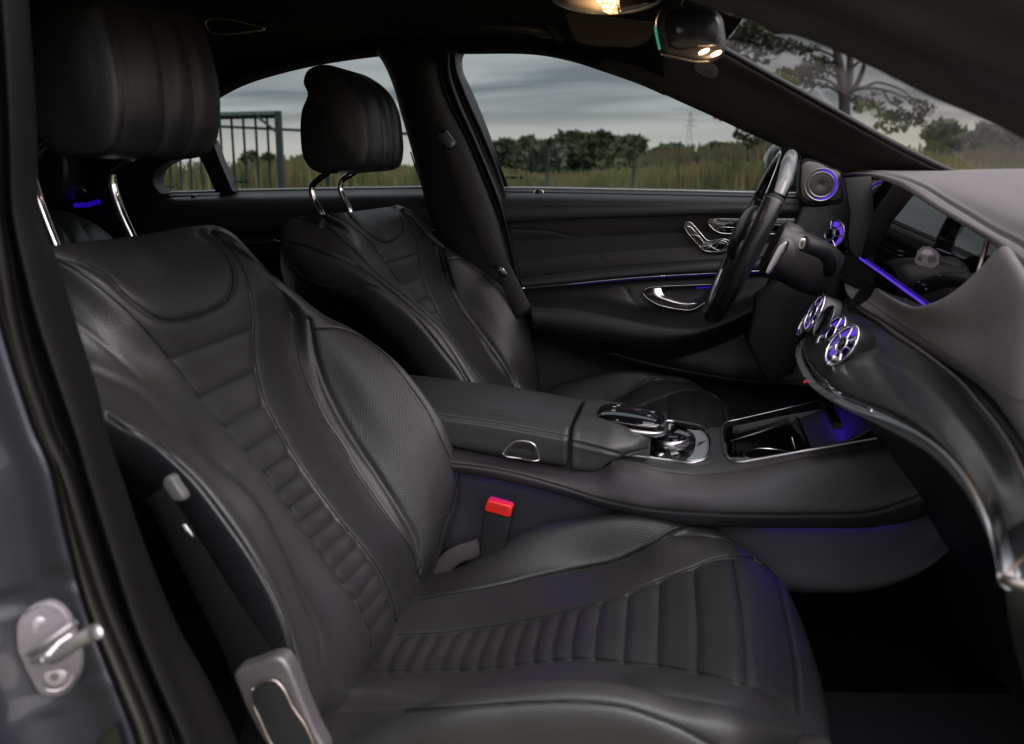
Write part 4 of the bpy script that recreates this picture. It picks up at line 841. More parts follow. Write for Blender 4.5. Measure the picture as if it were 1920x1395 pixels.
# roof / headliner
r0=np.array([P(*p) for p in [(225,320,2.20),(330,220,2.17),(425,158,2.15),(520,127,2.14),(640,104,2.13),(760,92,2.12),(860,92,2.12),(1000,94,2.13),(1060,105,2.13),(1130,127,2.14),(1200,152,2.15),(1245,172,2.155)]])
rows=[]
for i,q in enumerate(r0):
    X=q[0]; zr=1.375 if X>-1.2 else 1.375-.25*(-1.2-X); zr=min(zr,1.385); k=max(0,(X+.35))*.16
    rows.append([q+V3(0,.06,-.004),q,q+V3(0,-.03,.022),V3(X,q[1]-.10,min(q[2]+.05,zr-k)),V3(X,1.85,zr+.015-k),V3(X,1.45,zr+.035-k),V3(X,1.05,zr+.01-k),V3(X,.86,zr-.04-k),V3(X,.80,zr-.09-k)])
rear=[ [V3(-2.1,p[1],min(p[2],.95)) for p in rows[0]] ]
GR=net(np.array(rear+rows),10,10); grid('headliner',GR,FAB,body)
# front header between headliner and windscreen
hd=[[V3(x+.05*(1-((y-1.5)/.65)**2),y,z) for y in (.80,1.1,1.5,1.85,2.08)] for x,z in ((-.22,1.405),(-.10,1.375),(.0,1.345),(.012,1.335))]
grid('front_header',net(np.array(hd),6,6),FAB,body,solid=.01)
# A pillar, driver's side
lo=[(1120,124,2.14),(1200,154,2.15),(1280,190,2.16),(1340,217,2.165),(1400,245,2.17),(1460,272,2.18),(1520,299,2.19),(1590,330,2.20)]
lo.append((1680,352,2.21))
m1=[(1140,105,2.11),(1230,138,2.115),(1310,170,2.12),(1370,198,2.125),(1430,227,2.13),(1495,257,2.14),(1555,283,2.15),(1630,316,2.16)]
m1.append((1725,348,2.17))
m2=[(1170,70,2.06),(1260,95,2.065),(1340,130,2.07),(1405,160,2.075),(1470,195,2.08),(1540,232,2.09),(1610,267,2.10),(1690,308,2.11)]
m2.append((1785,350,2.12))
up=[(1190,15,2.03),(1290,65,2.03),(1365,105,2.035),(1432,143,2.04),(1500,180,2.05),(1575,222,2.06),(1650,264,2.07),(1745,312,2.08)]
up.append((1835,352,2.09))
R=np.array([[P(*p) for p in c_] for c_ in zip(lo,m1,m2,up)]); R=np.concatenate([R[:,:1]+V3(0,.07,.004),R,R[:,-1:]+V3(.012,.012,.0),R[:,-1:]+V3(.02,.08,.01)],1)
apm=simple('pillar cloth',(.062,.057,.056),.9,spec=.15,bump=.3,scale=1500)
grid('front_pillar_trim',net(R,10,8),apm,body)
m=MB(); m.add(*tube(crv([P(*p)+V3(.006,.0,.006) for p in up],60),.006,8)); m.build('windscreen_seal',RUB,body)
# tag on the pillar, with its word
bpil=bvh(net(R,10,8))
tp=crv(np.array([(1304,117),(1320,116),(1334,117),(1344,123),(1347,131),(1345,141),(1338,145),(1325,143),(1310,135),(1303,128)],float),40,True)
tg=slab([hit(bpil,*p,.002) for p in tp],(0,.006,0),.0006,1,'airbag_tag',simple('grey rubber tag',(.26,.23,.24),.6),body)
def text(s,loc,size,n,xdir,mat,par,name,ext=.0003):
    cu=bpy.data.curves.new(name,'FONT'); cu.body=s; cu.size=size; cu.extrude=ext; cu.align_x='CENTER'; cu.align_y='CENTER'
    tmp=bpy.data.objects.new('tmp',cu); SC.collection.objects.link(tmp); bpy.context.view_layer.update()
    me=bpy.data.meshes.new_from_object(tmp.evaluated_get(bpy.context.evaluated_depsgraph_get())); bpy.data.objects.remove(tmp)
    n=np.array(n,float); n/=np.linalg.norm(n); x=np.array(xdir,float); x-=n*(x@n); x/=np.linalg.norm(x); y=np.cross(n,x)
    org=ORG.get(par.name,np.zeros(3)); V=np.empty(len(me.vertices)*3); me.vertices.foreach_get('co',V); V=V.reshape(-1,3)@np.stack([x,y,n]) +np.array(loc)-org
    me.vertices.foreach_set('co',V.ravel()); me.materials.clear(); me.materials.append(mat); o=bpy.data.objects.new(name,me); SC.collection.objects.link(o); o.parent=par; ORG[o.name]=org; return o
c_=hit(bpil,1325,129,.0028)
text('AIRBAG',c_,.0105,(-.35,-.93,.1),tuple(P(1345,138,2.08)-P(1308,122,2.08)),simple('tag lettering',(.07,.06,.065),.7),tg,'tag_word')
# windscreen
ws=[]
for t_ in np.linspace(0,1,7):
    Y=.84+(2.20-.84)*t_; bq=1-(2*t_-1)**2
    ws.append([V3(.02+.05*bq,Y,1.345-.005*(1-bq)),V3(.26+.11*bq,Y+.01*(t_-.5),1.235),V3(.50+.20*bq,Y+.02*(t_-.5),1.115),V3(.84+.14*bq,Y,1.02)])
grid('windscreen',net(np.array(ws),6,6),glass('windscreen glass',(.66,.64,.62)),body)
m=MB(); m.add(*box(.93,1.5,1.01,.14,1.5,.04)); m.build('cowl',RUB,body,False)
# near A pillar and door-frame rail across the top right, close to the camera
a0=[(1150,-60,.98),(1339,17,.96),(1415,43,.95),(1452,64,.94),(1485,66,.93),(1535,83,.93),(1638,128,.92),(1741,180,.91),(1844,224,.90),(1920,262,.89),(2000,303,.88)]
a1=[(1180,-90,.93),(1370,-15,.92),(1440,5,.91),(1490,20,.90),(1530,28,.89),(1590,58,.89),(1680,98,.88),(1775,140,.87),(1865,180,.86),(1935,212,.85),(2010,250,.84)]
a2=[(1220,-130,.86),(1400,-60,.86),(1480,-30,.85),(1530,-10,.845),(1570,5,.84),(1625,33,.84),(1710,68,.83),(1800,108,.82),(1885,145,.81),(1955,177,.80),(2025,212,.79)]
a3=[(1260,-170,.83),(1450,-100,.83),(1530,-70,.82),(1590,-50,.815),(1640,-30,.81),(1690,-5,.81),(1770,30,.80),(1850,66,.79),(1930,103,.78),(2000,135,.77),(2060,165,.76)]
a4=[(1300,-230,.78),(1500,-170,.78),(1580,-140,.77),(1650,-120,.76),(1700,-100,.76),(1760,-75,.76),(1840,-45,.75),(1920,-5,.74),(2000,30,.73),(2060,60,.72),(2120,90,.71)]
R=np.array([[P(*p) for p in c_] for c_ in zip(a0,a1,a2,a3,a4)]); R=np.concatenate([R[:,:1]+V3(.05,.03,.05),R,R[:,-1:]+V3(.0,-.03,.10)],1)
grid('near_roof_rail',net(R,8,10),simple('roof rail trim',(.060,.052,.060),.38,spec=.6,bump=.1,scale=600),body)
# B pillar and door frames, driver's side
p0=[(690,82,2.13),(715,110,2.13),(735,150,2.12),(756,220,2.12),(776,290,2.12),(792,350,2.12),(806,400,2.12),(830,470,2.12),(868,570,2.12),(910,700,2.12)]
p1=[(816,95,2.11),(818,118,2.10),(821,150,2.10),(838,200,2.10),(868,257,2.10),(902,338,2.10),(926,400,2.10),(950,480,2.10),(970,565,2.10),(1000,700,2.10)]
p2=[(822,92,2.14),(826,118,2.135),(829,148,2.13),(846,196,2.13),(876,253,2.13),(910,334,2.13),(934,396,2.13),(956,478,2.13),(976,563,2.13),(1006,700,2.13)]
p3=[(838,88,2.115),(839,108,2.11),(840,135,2.11),(855,185,2.11),(884,250,2.11),(918,330,2.11),(940,390,2.11),(960,476,2.12),(980,560,2.12),(1010,700,2.12)]
p4=[(850,85,2.16),(848,100,2.16),(849,128,2.155),(865,180,2.155),(893,246,2.155),(926,325,2.155),(946,385,2.16),(964,474,2.16),(984,558,2.16),(1014,700,2.16)]
p5=[(858,86,2.15),(853,100,2.145),(854,126,2.14),(869,170,2.14),(900,240,2.145),(932,315,2.15),(950,372,2.16),(968,470,2.17),(988,556,2.17),(1018,700,2.17)]
p6=[(866,90,2.17),(858,103,2.17),(859,130,2.17),(874,163,2.18),(907,243,2.19),(930,310,2.21),(945,350,2.225),(974,470,2.24),(994,556,2.24),(1024,700,2.24)]
R=np.array([[P(*p) for p in c_] for c_ in zip(p0,p1,p2,p3,p4,p5,p6)]); R=np.concatenate([R[:,:1]+V3(0,.12,0),R,R[:,-1:]+V3(0,.05,0)],1)
for i_,dy_ in enumerate((0,0,0,.012,.028,.045,.06,.075,.085,.09)): R[i_,:-1]+=(R[i_,:-1]-C0)*(dy_/R[i_,:-1,1:2])
grid('centre_pillar',net(R,8,7),simple('pillar trim',(.010,.010,.012),.5,bump=.15,scale=900),body)
# floor, bulkhead, rear wall, sills
for nm_,px_,en_,sz_ in (('reading_lamp_light',P(1140,34,1.50),.38,.012),('map_lamp_light',P(1332,122,1.375),.10,.006)):
    ll=bpy.data.lights.new(nm_,'POINT'); ll.energy=en_; ll.color=(1,.62,.36); ll.shadow_soft_size=sz_; lo_=bpy.data.objects.new(nm_,ll); SC.collection.objects.link(lo_); lo_.location=px_
m=MB(); m.add(*box(-.5,1.5,.24,3.4,1.6,.03)); m.add(*box(-2.1,1.5,.6,.05,1.6,.75)); m.add(*box(.95,1.5,.62,.05,1.6,.8)); m.build('floor_pan',CARP,body,False)
slab([V3(.22,.86,.275),V3(.62,.86,.31),V3(.80,.92,.41),V3(.80,1.38,.41),V3(.62,1.42,.31),V3(.22,1.42,.275)],(0,0,-.012),.004,2,'floor_mat',simple('velour mat',(.010,.0095,.011),.9,bump=.8,scale=500),body)

m=MB(); m.add(*box(-.5,2.24,.33,3.4,.10,.2)); m.build('far_sill',SOFTD,body,False)
m=MB(); m.add(*box(-2.0,2.22,1.05,.9,.06,.55)); m.build('rear_quarter_panel',SOFTD,body,False)
m=MB(); m.add(*box(-1.30,.70,.72,1.2,.08,.9)); m.build('rear_door_panel',SOFTD,body,False)
m=MB(); m.add(*box(-1.30,.74,1.24,1.2,.03,.20)); m.build('rear_window_block',RUB,body,False)  # unseen opaque panel added over the window to keep the rear dark
# near centre pillar (paint, seals and trim), left edge of the picture
def nv_(lst): return np.array([P(*p) for p in lst])
La=[(-28,400),(-8,500),(0,579),(21,658),(47,740),(72,812),(94,860),(129,1006),(168,1147),(207,1249),(250,1358),(268,1410)]
Lb=[(-14,400),(2,500),(16,590),(39,680),(66,760),(90,826),(112,872),(156,1010),(195,1128),(242,1244),(289,1360),(306,1412)]
Lc=[(26,400),(44,490),(72,600),(98,680),(124,755),(148,826),(166,890),(219,1060),(258,1180),(303,1290),(345,1385),(357,1415)]
Ld=[(75,400),(106,490),(137,590),(160,665),(182,735),(203,826),(226,892),(273,1030),(336,1182),(382,1262),(432,1365),(452,1412)]
def upx(L_,a,b): return [(a[0],a[1]),((a[0]*2+L_[0][0])/3+2,(a[1]*2+L_[0][1])/3),((a[0]+2*L_[0][0])/3+2,(a[1]+2*L_[0][1])/3)]+L_
La=upx(La,(-60,-60),0);Lb=upx(Lb,(-45,-60),0);Lc=upx(Lc,(2,-60),0);Ld=upx(Ld,(47,-60),0)
def sh_(L_,d,Y): return np.array([P(u+d,v-d*.25,Y) for u,v in L_])
cols_=[sh_(La,-320,.56),sh_(La,-230,.60),sh_(La,-150,.63),sh_(La,-70,.648),sh_(La,-10,.655),sh_(La,-2,.662)]
seal_=[sh_(La,-2,.668),sh_(La,6,.655),sh_(Lb,-12,.662),sh_(Lb,-5,.668),sh_(Lb,0,.655),sh_(Lb,9,.668)]
trim_=[sh_(Lb,6,.685),sh_(Lb,22,.712),sh_(Lc,-14,.712),sh_(Lc,0,.703),sh_(Lc,16,.712),sh_(Lc,36,.735),sh_(Ld,-6,.772),sh_(Ld,0,.785),sh_(Ld,-2,.81),sh_(Ld,-60,.83)]
GPN=net(np.array(cols_).transpose(1,0,2),8,8)
GPN=sculpt(GPN,[([(-40,1150),(60,1112),(133,1080)],.003,.004),([(30,1350),(110,1315),(212,1272)],.0025,-.002)])
PAINT=simple('grey blue car paint',(.012,.012,.018),.36,.3,.5,coat=.4,var=.05)
near_p=body
grid('door_pillar',GPN,PAINT,near_p)
grid('rubber_seal',net(np.array(seal_).transpose(1,0,2),8,5),simple('door seal rubber',(.016,.014,.012),.42),near_p)
grid('pillar_trim',net(np.array(trim_).transpose(1,0,2),8,6),simple('inner pillar trim',(.004,.0035,.004),.6,spec=.15,bump=.1,scale=700),near_p)
# striker
bgp=bvh(GPN); SY=hit(bgp,92,1200)[1]-.652
stk=slab([hit(bgp,u,v,.006) for u,v in crv(np.array([(28,1195),(33,1160),(62,1134),(100,1124),(126,1142),(143,1180),(156,1238),(146,1272),(100,1306),(76,1300),(50,1262),(32,1225)],float),40,True)],(0,.012,0),.002,3,'striker_plate',simple('zinc plated steel',(.16,.145,.152),.55,.5,bump=.3,scale=250),near_p)
ZN=simple('bright zinc steel',(.40,.37,.38),.38,.8)
m=MB(); m.add(*tube(crv([P(44,1232,.642+SY),P(90,1203,.630+SY),P(142,1166,.642+SY)],20),.0032,10)); m.build('striker_bar',ZN,stk)
m=MB(); m.add(*tube(crv([P(62,1238,.640+SY),P(82,1234,.622+SY),P(100,1236,.612+SY),P(122,1222,.604+SY),P(150,1200,.600+SY),P(180,1184,.600+SY)],30),[.0032]*12+list(np.linspace(.0035,.0065,18)),12)); m.build('striker_claw',ZN,stk)
m=MB(); 
m.add(*tube([P(82,1238,.618+SY),P(112,1205,.624+SY),P(130,1193,.636+SY)],.0028,8)); m.build('striker_link',ZN,stk)
pn_=np.cross(hit(bgp,60,1150)-hit(bgp,60,1260),hit(bgp,120,1200)-hit(bgp,60,1200)); pn_/=np.linalg.norm(pn_); pn_=pn_ if pn_[1]<0 else -pn_
DKM=simple('dark bolt recess',(.03,.028,.03),.5)
for u,v in ((84,1170),(106,1262)):
    p=hit(bgp,u,v,.0062); m=MB(); m.add(*lathe(p[0],p[1],p[2],[(.0150,-.002),(.0145,.0012),(.0125,.0014),(.0120,.0000),(.0105,.0000),(.0100,.0022),(.0070,.0030),(.0036,.0030)],28,pn_)); sc_=m.build('striker_bolt',ZN,stk)
    m=MB(); m.add(*lathe(p[0],p[1],p[2],[(.0037,.0031),(.0034,.0004),(.0001,.0004)],6,pn_)); m.build('bolt_recess',DKM,stk)
    m=MB(); a_=np.linspace(0,2*math.pi,33)[:-1]; t1=np.cross(pn_,(0,0,1.)); t1/=np.linalg.norm(t1); t2=np.cross(pn_,t1)
    m.add(*tube(p+pn_*.0006+np.outer(np.cos(a_)*.0175,t1)+np.outer(np.sin(a_)*.0175,t2),.0009,6,closed=True)); m.build('bolt_ring',DKM,stk)
slab([hit(bgp,u,v,.0068) for u,v in [(66,1222),(120,1190),(128,1206),(76,1240)]],(0,.002,0),0,1,'striker_slot',DKM,stk)
# label plate at the very bottom
lbp=slab([P(u,v,.648+SY) for u,v in [(160,1420),(215,1362),(222,1366),(232,1420)]],(0,.002,0),0,1,'label_plate',GLOSS,near_p)
mm=MB(); 
for u,v,r_ in ((192,1390,.0028),(215,1392,.004)): p=P(u,v,.646+SY); mm=MB(); mm.add(*lathe(p[0],p[1],p[2],[(r_,0),(r_*.8,.001),(.0001,.0012)],16,V3(0,-1,0))); mm.build('label_mark',simple('pale label mark',(.5,.5,.48),.5),lbp)
# ---- near seat belt ----
sb_=thing('seat_belt','dark grey front passenger belt running down to a silver-framed anchor beside the seat','seat belt',tuple(P(500,1240,.82)))
bl=[(290,925,.85),(330,990,.845),(372,1065,.84),(425,1160,.83),(462,1225,.82),(478,1262,.815)]
wv=V3(.6,.0,.38); ce=crv([P(*p) for p in bl],40); wd=np.interp(np.arange(40),[0,8,26,34,40],[.014,.017,.022,.026,.030])
dirn=np.gradient(ce,axis=0); sd_=np.cross(dirn,(0,1,0)); sd_/=np.linalg.norm(sd_,axis=1,keepdims=True)
G=np.array([ce+sd_*wd[:,None]*t_+V3(0,-.004*(1-t_*t_),0) for t_ in (-1,-.96,-.5,0,.5,.96,1)]).transpose(1,0,2); grid('belt_webbing',G,BELT,sb_,solid=.002)
ho=crv(np.array([(438,1262),(470,1248),(524,1234),(536,1246),(552,1280),(572,1330),(590,1372),(610,1420),(540,1440),(500,1400),(470,1350),(450,1305)],float),60,True)
slab([P(u,v,.792) for u,v in ho],(0,.02,0),.005,4,'anchor_housing',simple('satin anchor frame',(.12,.11,.113),.42,.6),sb_)
hi=crv(np.array([(474,1292),(492,1278),(515,1276),(530,1290),(548,1325),(575,1366),(590,1420),(540,1430),(512,1400),(488,1350),(472,1312)],float),50,True)
hh=slab([P(u,v,.788) for u,v in hi],(0,.012,0),.003,3,'anchor_cover',SOFTD,sb_)
m=MB(); m.add(*tube(np.array([P(u,v,.7875) for u,v in hi[:48]]),.0012,6)); m.build('cover_edge',simple('bronze edge',(.45,.36,.32),.35,1),hh)
m=MB(); c_=P(322,917,.86); a=np.linspace(0,2*math.pi,25)[:-1]
slab([P(u,v,.865) for u,v in crv(np.array([(305,900),(311,894),(319,894),(330,910),(345,938),(335,942),(318,938),(306,922)],float),24,True)],(0,.012,0),.003,3,'belt_stop',simple('grey plastic',(.07,.068,.07),.5),sb_)
slab([P(u,v,.842) for u,v in [(341,984),(347,984),(372,1018),(371,1023),(364,1022)]],(0,.003,0),.0006,1,'belt_end_loop',simple('pale metal',(.6,.57,.54),.4,.6),sb_)
# ---- far belt ----
fb_=thing('seat_belt','dark brown grey driver belt hanging on the far centre pillar behind the driver seat','seat belt',tuple(P(900,450,2.09)))
bl=[(838,268,2.095),(862,330,2.105),(888,395,2.125),(918,460,2.14),(950,520,2.15),(985,590,2.15)]
ce=crv([P(*p) for p in bl],40); dirn=np.gradient(ce,axis=0); sd_=np.cross(dirn,(0,1,0)); sd_/=np.linalg.norm(sd_,axis=1,keepdims=True); wd=np.full(40,.021); wd[:6]=np.linspace(.012,.021,6)
G=np.array([ce+sd_*wd[:,None]*t_+V3(0,-.004*(1-t_*t_),0) for t_ in (-1,-.9,-.5,0,.5,.9,1)]).transpose(1,0,2); grid('belt_webbing',G,simple('brown grey webbing',(.016,.0135,.013),.6,bump=.6,scale=800),fb_,solid=.002)
slab([P(u,v,2.075) for u,v in crv(np.array([(822,250),(832,242),(842,252),(852,272),(846,280),(832,276)],float),24,True)],(0,.02,0),.005,3,'belt_guide',SATD,fb_)
slab([P(u,v,2.125) for u,v in [(915,505),(936,496),(950,512),(945,520),(930,525)]],(0,.012,0),.003,2,'belt_tongue',GLOSS,fb_)
m=MB(); m.add(*tube([P(939,497,2.122),P(949,513,2.122)],.0016,6)); m.build('tongue_edge',CHR,fb_)
# ---- things under the roof ----
m=MB(); gp=[(886,50,2.0),(905,47,1.98),(960,52,1.97),(1010,58,1.98),(1034,66,2.0)]; m.add(*tube(crv([P(*p) for p in gp],40),np.interp(np.arange(40),[0,5,20,35,40],[.006,.006,.007,.011,.006]),10)); o=m.build('grab_handle',simple('headliner handle',(.045,.042,.043),.5),body)
o=slab([P(u,v,1.40) for u,v in [(386,40),(392,37),(430,36),(497,54),(440,64),(405,63),(392,58)]],(0,.02,.01),.001,1,'roof_lamp',SOFTD,body)
m=MB(); m.add(*tube(np.array([P(u,v,1.398) for u,v in crv(np.array([(386,40),(392,37),(430,36.5),(462,44),(497,54.5),(465,60),(440,63),(405,63),(392,58)],float),60,True)]),.0011,6,closed=True)); o2=m.build('lamp_frame',simple('bronze frame',(.9,.70,.52),.45,1),o)
oc_=thing('overhead_console','beige-lined overhead console under the roof with a lit reading lamp, beside the mirror','overhead console',tuple(P(1140,-20,1.55)))
el=lambda t_,rx,ry,Y:[P(1138+rx*math.cos(a_),-8+ry*math.sin(a_),Y) for a_ in np.linspace(-.25,math.pi+.25,40)]
rows=[np.array(el(0,rx,ry,Y)) for rx,ry,Y in ((104,36,1.64),(106,36,1.60),(100,33,1.56),(84,25,1.535),(55,10,1.52),(30,-6,1.515))]
grid('console_shell',crm(np.array(rows),6),simple('beige console plastic',(.32,.28,.20),.35,coat=.2),oc_)
lm=emit('warm reading lamp',(1,.42,.16),1.6); lw=emit('warm lamp sparkle',(1,.72,.48),6)
cc=[(1114,-6),(1122,8),(1131,20),(1142,25),(1158,24),(1156,12),(1150,-2),(1148,-10)]
o=slab([P(u,v,1.522) for u,v in cc],(0,.01,0),.001,1,'reading_lamp',lm,oc_)
m=MB()
for k in range(46):
    for _ in range(30):
        u,v=RNG.uniform(1114,1158),RNG.uniform(-6,26)
        if inpoly(np.array([[u,v]]),cc)[0]: break
    p=P(u,v,1.5205); m.add(*tube([p+V3(0,-.0006,0),p+V3(0,.0006,0)],RNG.uniform(.0006,.0015),6))
o2=m.build('lamp_prisms',lw,o); o2['kind']='stuff'
m=MB(); m.add(*tube(crv([P(u,v,1.52) for u,v in [(1030,-4),(1042,6),(1062,15),(1090,22),(1120,27)]],20),.0015,6)); m.build('console_edge',CHR,oc_)
slab([P(u,v,1.518) for u,v in [(1162,22),(1160,-5),(1215,-5),(1235,3),(1200,14)]],(0,.008,0),.002,2,'switch_panel',GLOSS,oc_)
vs=slab([P(u,v,1.80) for u,v in crv(np.array([(1058,22),(1064,45),(1072,68),(1082,80),(1110,87),(1150,89),(1190,89),(1214,78),(1226,60),(1232,36),(1236,10),(1236,-10),(1060,-10)],float),60,True)],(0,.02,.006),.006,4,'sun_visor',simple('visor cloth',(.050,.048,.046),.9,spec=.15,bump=.2,scale=1200),None)
tag(vs,'folded dark grey sun visor under the roof ahead of the driver','sun visor')
o=slab([P(u,v,1.95) for u,v in [(1010,10),(1040,22),(1056,60),(1060,80),(1040,78),(1022,50),(1000,20)]],(0,.03,.01),.006,3,'roof_bracket',SOFTD,body)
# inner mirror
mi=thing('rear_view_mirror','black rear-view mirror with two small glowing map lamps under it','mirror',tuple(P(1300,60,1.42)))
mp_=crv(np.array([(1228,48),(1231,30),(1240,16),(1290,10),(1330,12),(1343,18),(1354,32),(1359,55),(1360,92),(1352,106),(1334,116),(1304,116),(1270,110),(1243,104),(1237,96),(1232,75)],float),80,True)
slab([P(u,v,1.40) for u,v in mp_],(.0,.05,.004),.010,4,'mirror_housing',simple('mirror housing plastic',(.020,.018,.018),.42,bump=.1,scale=700),mi)
mp2=crv(np.array([(1247,40),(1251,24),(1300,17),(1338,22),(1350,42),(1352,66),(1346,84),(1310,88),(1268,92),(1256,86),(1250,66)],float),80,True)
msk_=slab([P(u,v,1.3965) for u,v in mp2],(0,.01,0),.004,3,'sensor_cover',simple('smoked cover',(.006,.006,.008),.22,coat=.4),mi)
slab([P(u,v,1.3955) for u,v in [(1268,52),(1276,52),(1277,61),(1269,61)]],(0,.002,0),0,1,'sensor_window',simple('sensor grey',(.12,.12,.125),.5),msk_)
ML=emit('map lamp glow',(1,.55,.30),7)
for u,v,a_ in ((1320,96,-.42),(1343,100,-.42)):
    slab([P(u+11*math.cos(t_)*math.cos(a_)-3.6*math.sin(t_)*math.sin(a_),v+11*math.cos(t_)*math.sin(a_)+3.6*math.sin(t_)*math.cos(a_),1.392) for t_ in np.linspace(0,2*math.pi,25)[:-1]],(0,.008,0),.0005,1,'map_lamp',ML,mi)
m=MB(); m.add(*tube(crv([P(1229,50,1.402),P(1231,66,1.401),P(1234,80,1.40),P(1237,93,1.40)],20),.0016,6)); m.build('mirror_glass_edge',emit('glowing green edge',(.05,.45,.25),.55),mi)  # edge is no lamp; its green glow is put in as emission
m=MB(); m.add(*tube(crv([P(1240,102,1.398),P(1270,108,1.398),P(1304,115,1.398),P(1330,115,1.398)],20),.0010,6)); m.build('mirror_rim',simple('rim edge',(.25,.24,.2),.3,.5),mi)
m=MB(); m.add(*tube([P(1300,15,1.5),P(1300,-70,1.58)],.018,10)); m.build('mirror_stem',SOFTD,mi)
# ================= DRIVER DOOR =================
dr=thing('front_door','black leather driver door panel with chrome seat switches, silver handle and clear window','car door',(.2,2.22,.35))
def C(lst,Y): return [(u,v,Y) if len((u,v))==2 else None for u,v in lst]
belt=[(936,353),(1000,353.5),(1100,355),(1200,357),(1300,359),(1400,361.5),(1500,364),(1600,367)]
st1=[(944,385),(1000,385),(1100,385),(1200,385),(1300,386),(1400,386),(1500,387),(1600,388)]
lo1=[(948,416),(1000,414),(1106,409),(1190,406),(1280,403),(1398,401),(1500,402),(1600,403)]
def L3(l,Y): return np.array([P(u,v,Y) for u,v in l])
top=[L3(belt,2.30)+V3(0,0,.006),L3(belt,2.262),L3(belt,2.250)+V3(0,0,-.006),L3([(u,v+12) for u,v in belt],2.222),L3(st1,2.205),L3(lo1,2.205)+V3(0,0,.004),L3(lo1,2.208),L3(lo1,2.232)+V3(0,0,-.001)]
GD=loft(top,110,8); GD=sculpt(GD,[(st1,.002,.002)])
grid('upper_pad',GD,DOORU,dr); bd=bvh(GD); sewn(dr,hits(bd,offs(st1[1:6],0,-3)),name='pad_stitching',period=.006,dash=.0042,r=.0005)
# bright belt seal strip
m=MB(); m.add(*tube(crv(L3([(u,v-1) for u,v in belt],2.262),60),.0022,6)); m.build('window_seal_strip',simple('bright seal edge',(.62,.62,.58),.35,.6),dr)
lnB=[(975,520),(1040,511),(1106,503),(1180,496),(1244,491),(1357,484),(1440,480),(1540,476)]
arc=[(954,430),(1037,435),(1079,447),(1106,464),(1123,481),(1137,497)]
GI=loft([L3([(u,v+1) for u,v in lo1],2.228),L3([(u-8,v+22) for u,v in lo1],2.232),L3([(a+c)/2 and ((a+c)/2,(b+d)/2) for (a,b),(c,d) in zip(lo1,lnB)],2.238),L3([(u,v-12) for u,v in lnB],2.232),L3(lnB,2.226)],110,10)
GI=sculpt(GI,[(arc,.002,.0022)]); grid('insert_panel',GI,DOORP,dr); bd=bvh(GI); sewn(dr,hits(bd,offs(arc,0,-4)),name='insert_stitching',period=.006,dash=.0042,r=.0004)
strip=[(980,540.5),(1072,532),(1175,522),(1278,515),(1343,512),(1400,509),(1460,507),(1540,504)]
GBd=loft([L3(lnB,2.224),L3([(u,v+3) for u,v in lnB],2.206),L3([((a+c)/2,(b+d)/2) for (a,b),(c,d) in zip(lnB,strip)],2.196),L3([(u,v-4) for u,v in strip],2.196),L3([(u,v-1) for u,v in strip],2.204),L3([(u,v+2) for u,v in strip],2.222)],110,8)
grid('rib_band',GBd,DOORU,dr)
m=MB(); m.add(*tube(crv(L3(strip,2.194),80),.0016,8)); m.build('chrome_strip',CHR,dr)
m=MB(); m.add(*tube(crv(L3([(u,v+2.5) for u,v in strip[1:]],2.214),80),.0009,6)); m.build('ambient_light_strip',emit('dim violet light',(.05,.008,1),.10),dr)
# armrest
a0=[(982,545),(1072,537),(1165,528),(1278,521),(1343,518),(1400,516),(1460,514),(1540,510)]
a1=[(986,562),(1072,558),(1150,560),(1225,578),(1290,586),(1350,575),(1420,552),(1500,530)]
a2=[(992,573),(1060,574),(1141,585),(1209,599),(1261,606),(1316,607),(1378,585),(1450,548)]
a2b=[(996,580),(1060,583),(1141,596),(1209,610),(1261,617),(1316,615),(1380,592),(1455,552)]
a3=[(1000,600),(1068,613),(1141,625),(1209,633),(1261,631),(1316,621),(1384,596),(1460,554)]
a4=[(1004,612),(1072,627),(1141,638),(1209,645),(1261,643),(1320,629),(1390,600),(1465,558)]
a5=[(1008,622),(1076,642),(1143,654),(1209,660),(1263,656),(1325,640),(1395,610),(1470,566)]
GA=loft([L3(a0,2.224),L3(a0,2.220)+V3(0,0,-.006),L3(a1,2.205),L3(a2,2.155),L3(a2b,2.130),L3(a3,2.125),L3(a4,2.135),L3(a5,2.170),L3(a5,2.20)+V3(0,0,-.02)],120,8)
GA=sculpt(GA,[([(1163,528),(1185,560),(1204,590)],.003,.003),(a4,.0022,.003)]); grid('armrest',GA,DOORP,dr)
bd=bvh(GA); sewn(dr,hits(bd,offs(a4[:6],0,-5)),name='armrest_stitching',period=.006,dash=.0042,r=.0005)
# lower door
lw=[(1000,612),(1013,618),(1106,649),(1209,679),(1278,694),(1381,711),(1501,721),(1560,724)]
GLd=loft([L3([(990,560),(1060,560),(1140,560),(1209,560),(1261,560),(1316,555),(1384,545),(1560,530)],2.228),L3([(1000,605),(1040,610),(1106,632),(1209,662),(1278,678),(1381,690),(1500,700),(1580,705)],2.215),L3([(u,v-4) for u,v in lw],2.20),L3(lw,2.185),L3([(u,v+7) for u,v in lw],2.19),L3([(u,v+14) for u,v in lw],2.21),L3([(u,v+140) for u,v in lw],2.21)],100,8)
grid('lower_panel',GLd,SOFT,dr)
slab([P(u,v,2.236) for u,v in [(930,358),(1640,372),(1700,420),(1700,800),(1040,800),(1000,620),(960,480)]],(0,.07,0),0,1,'door_core',SOFTD,dr)
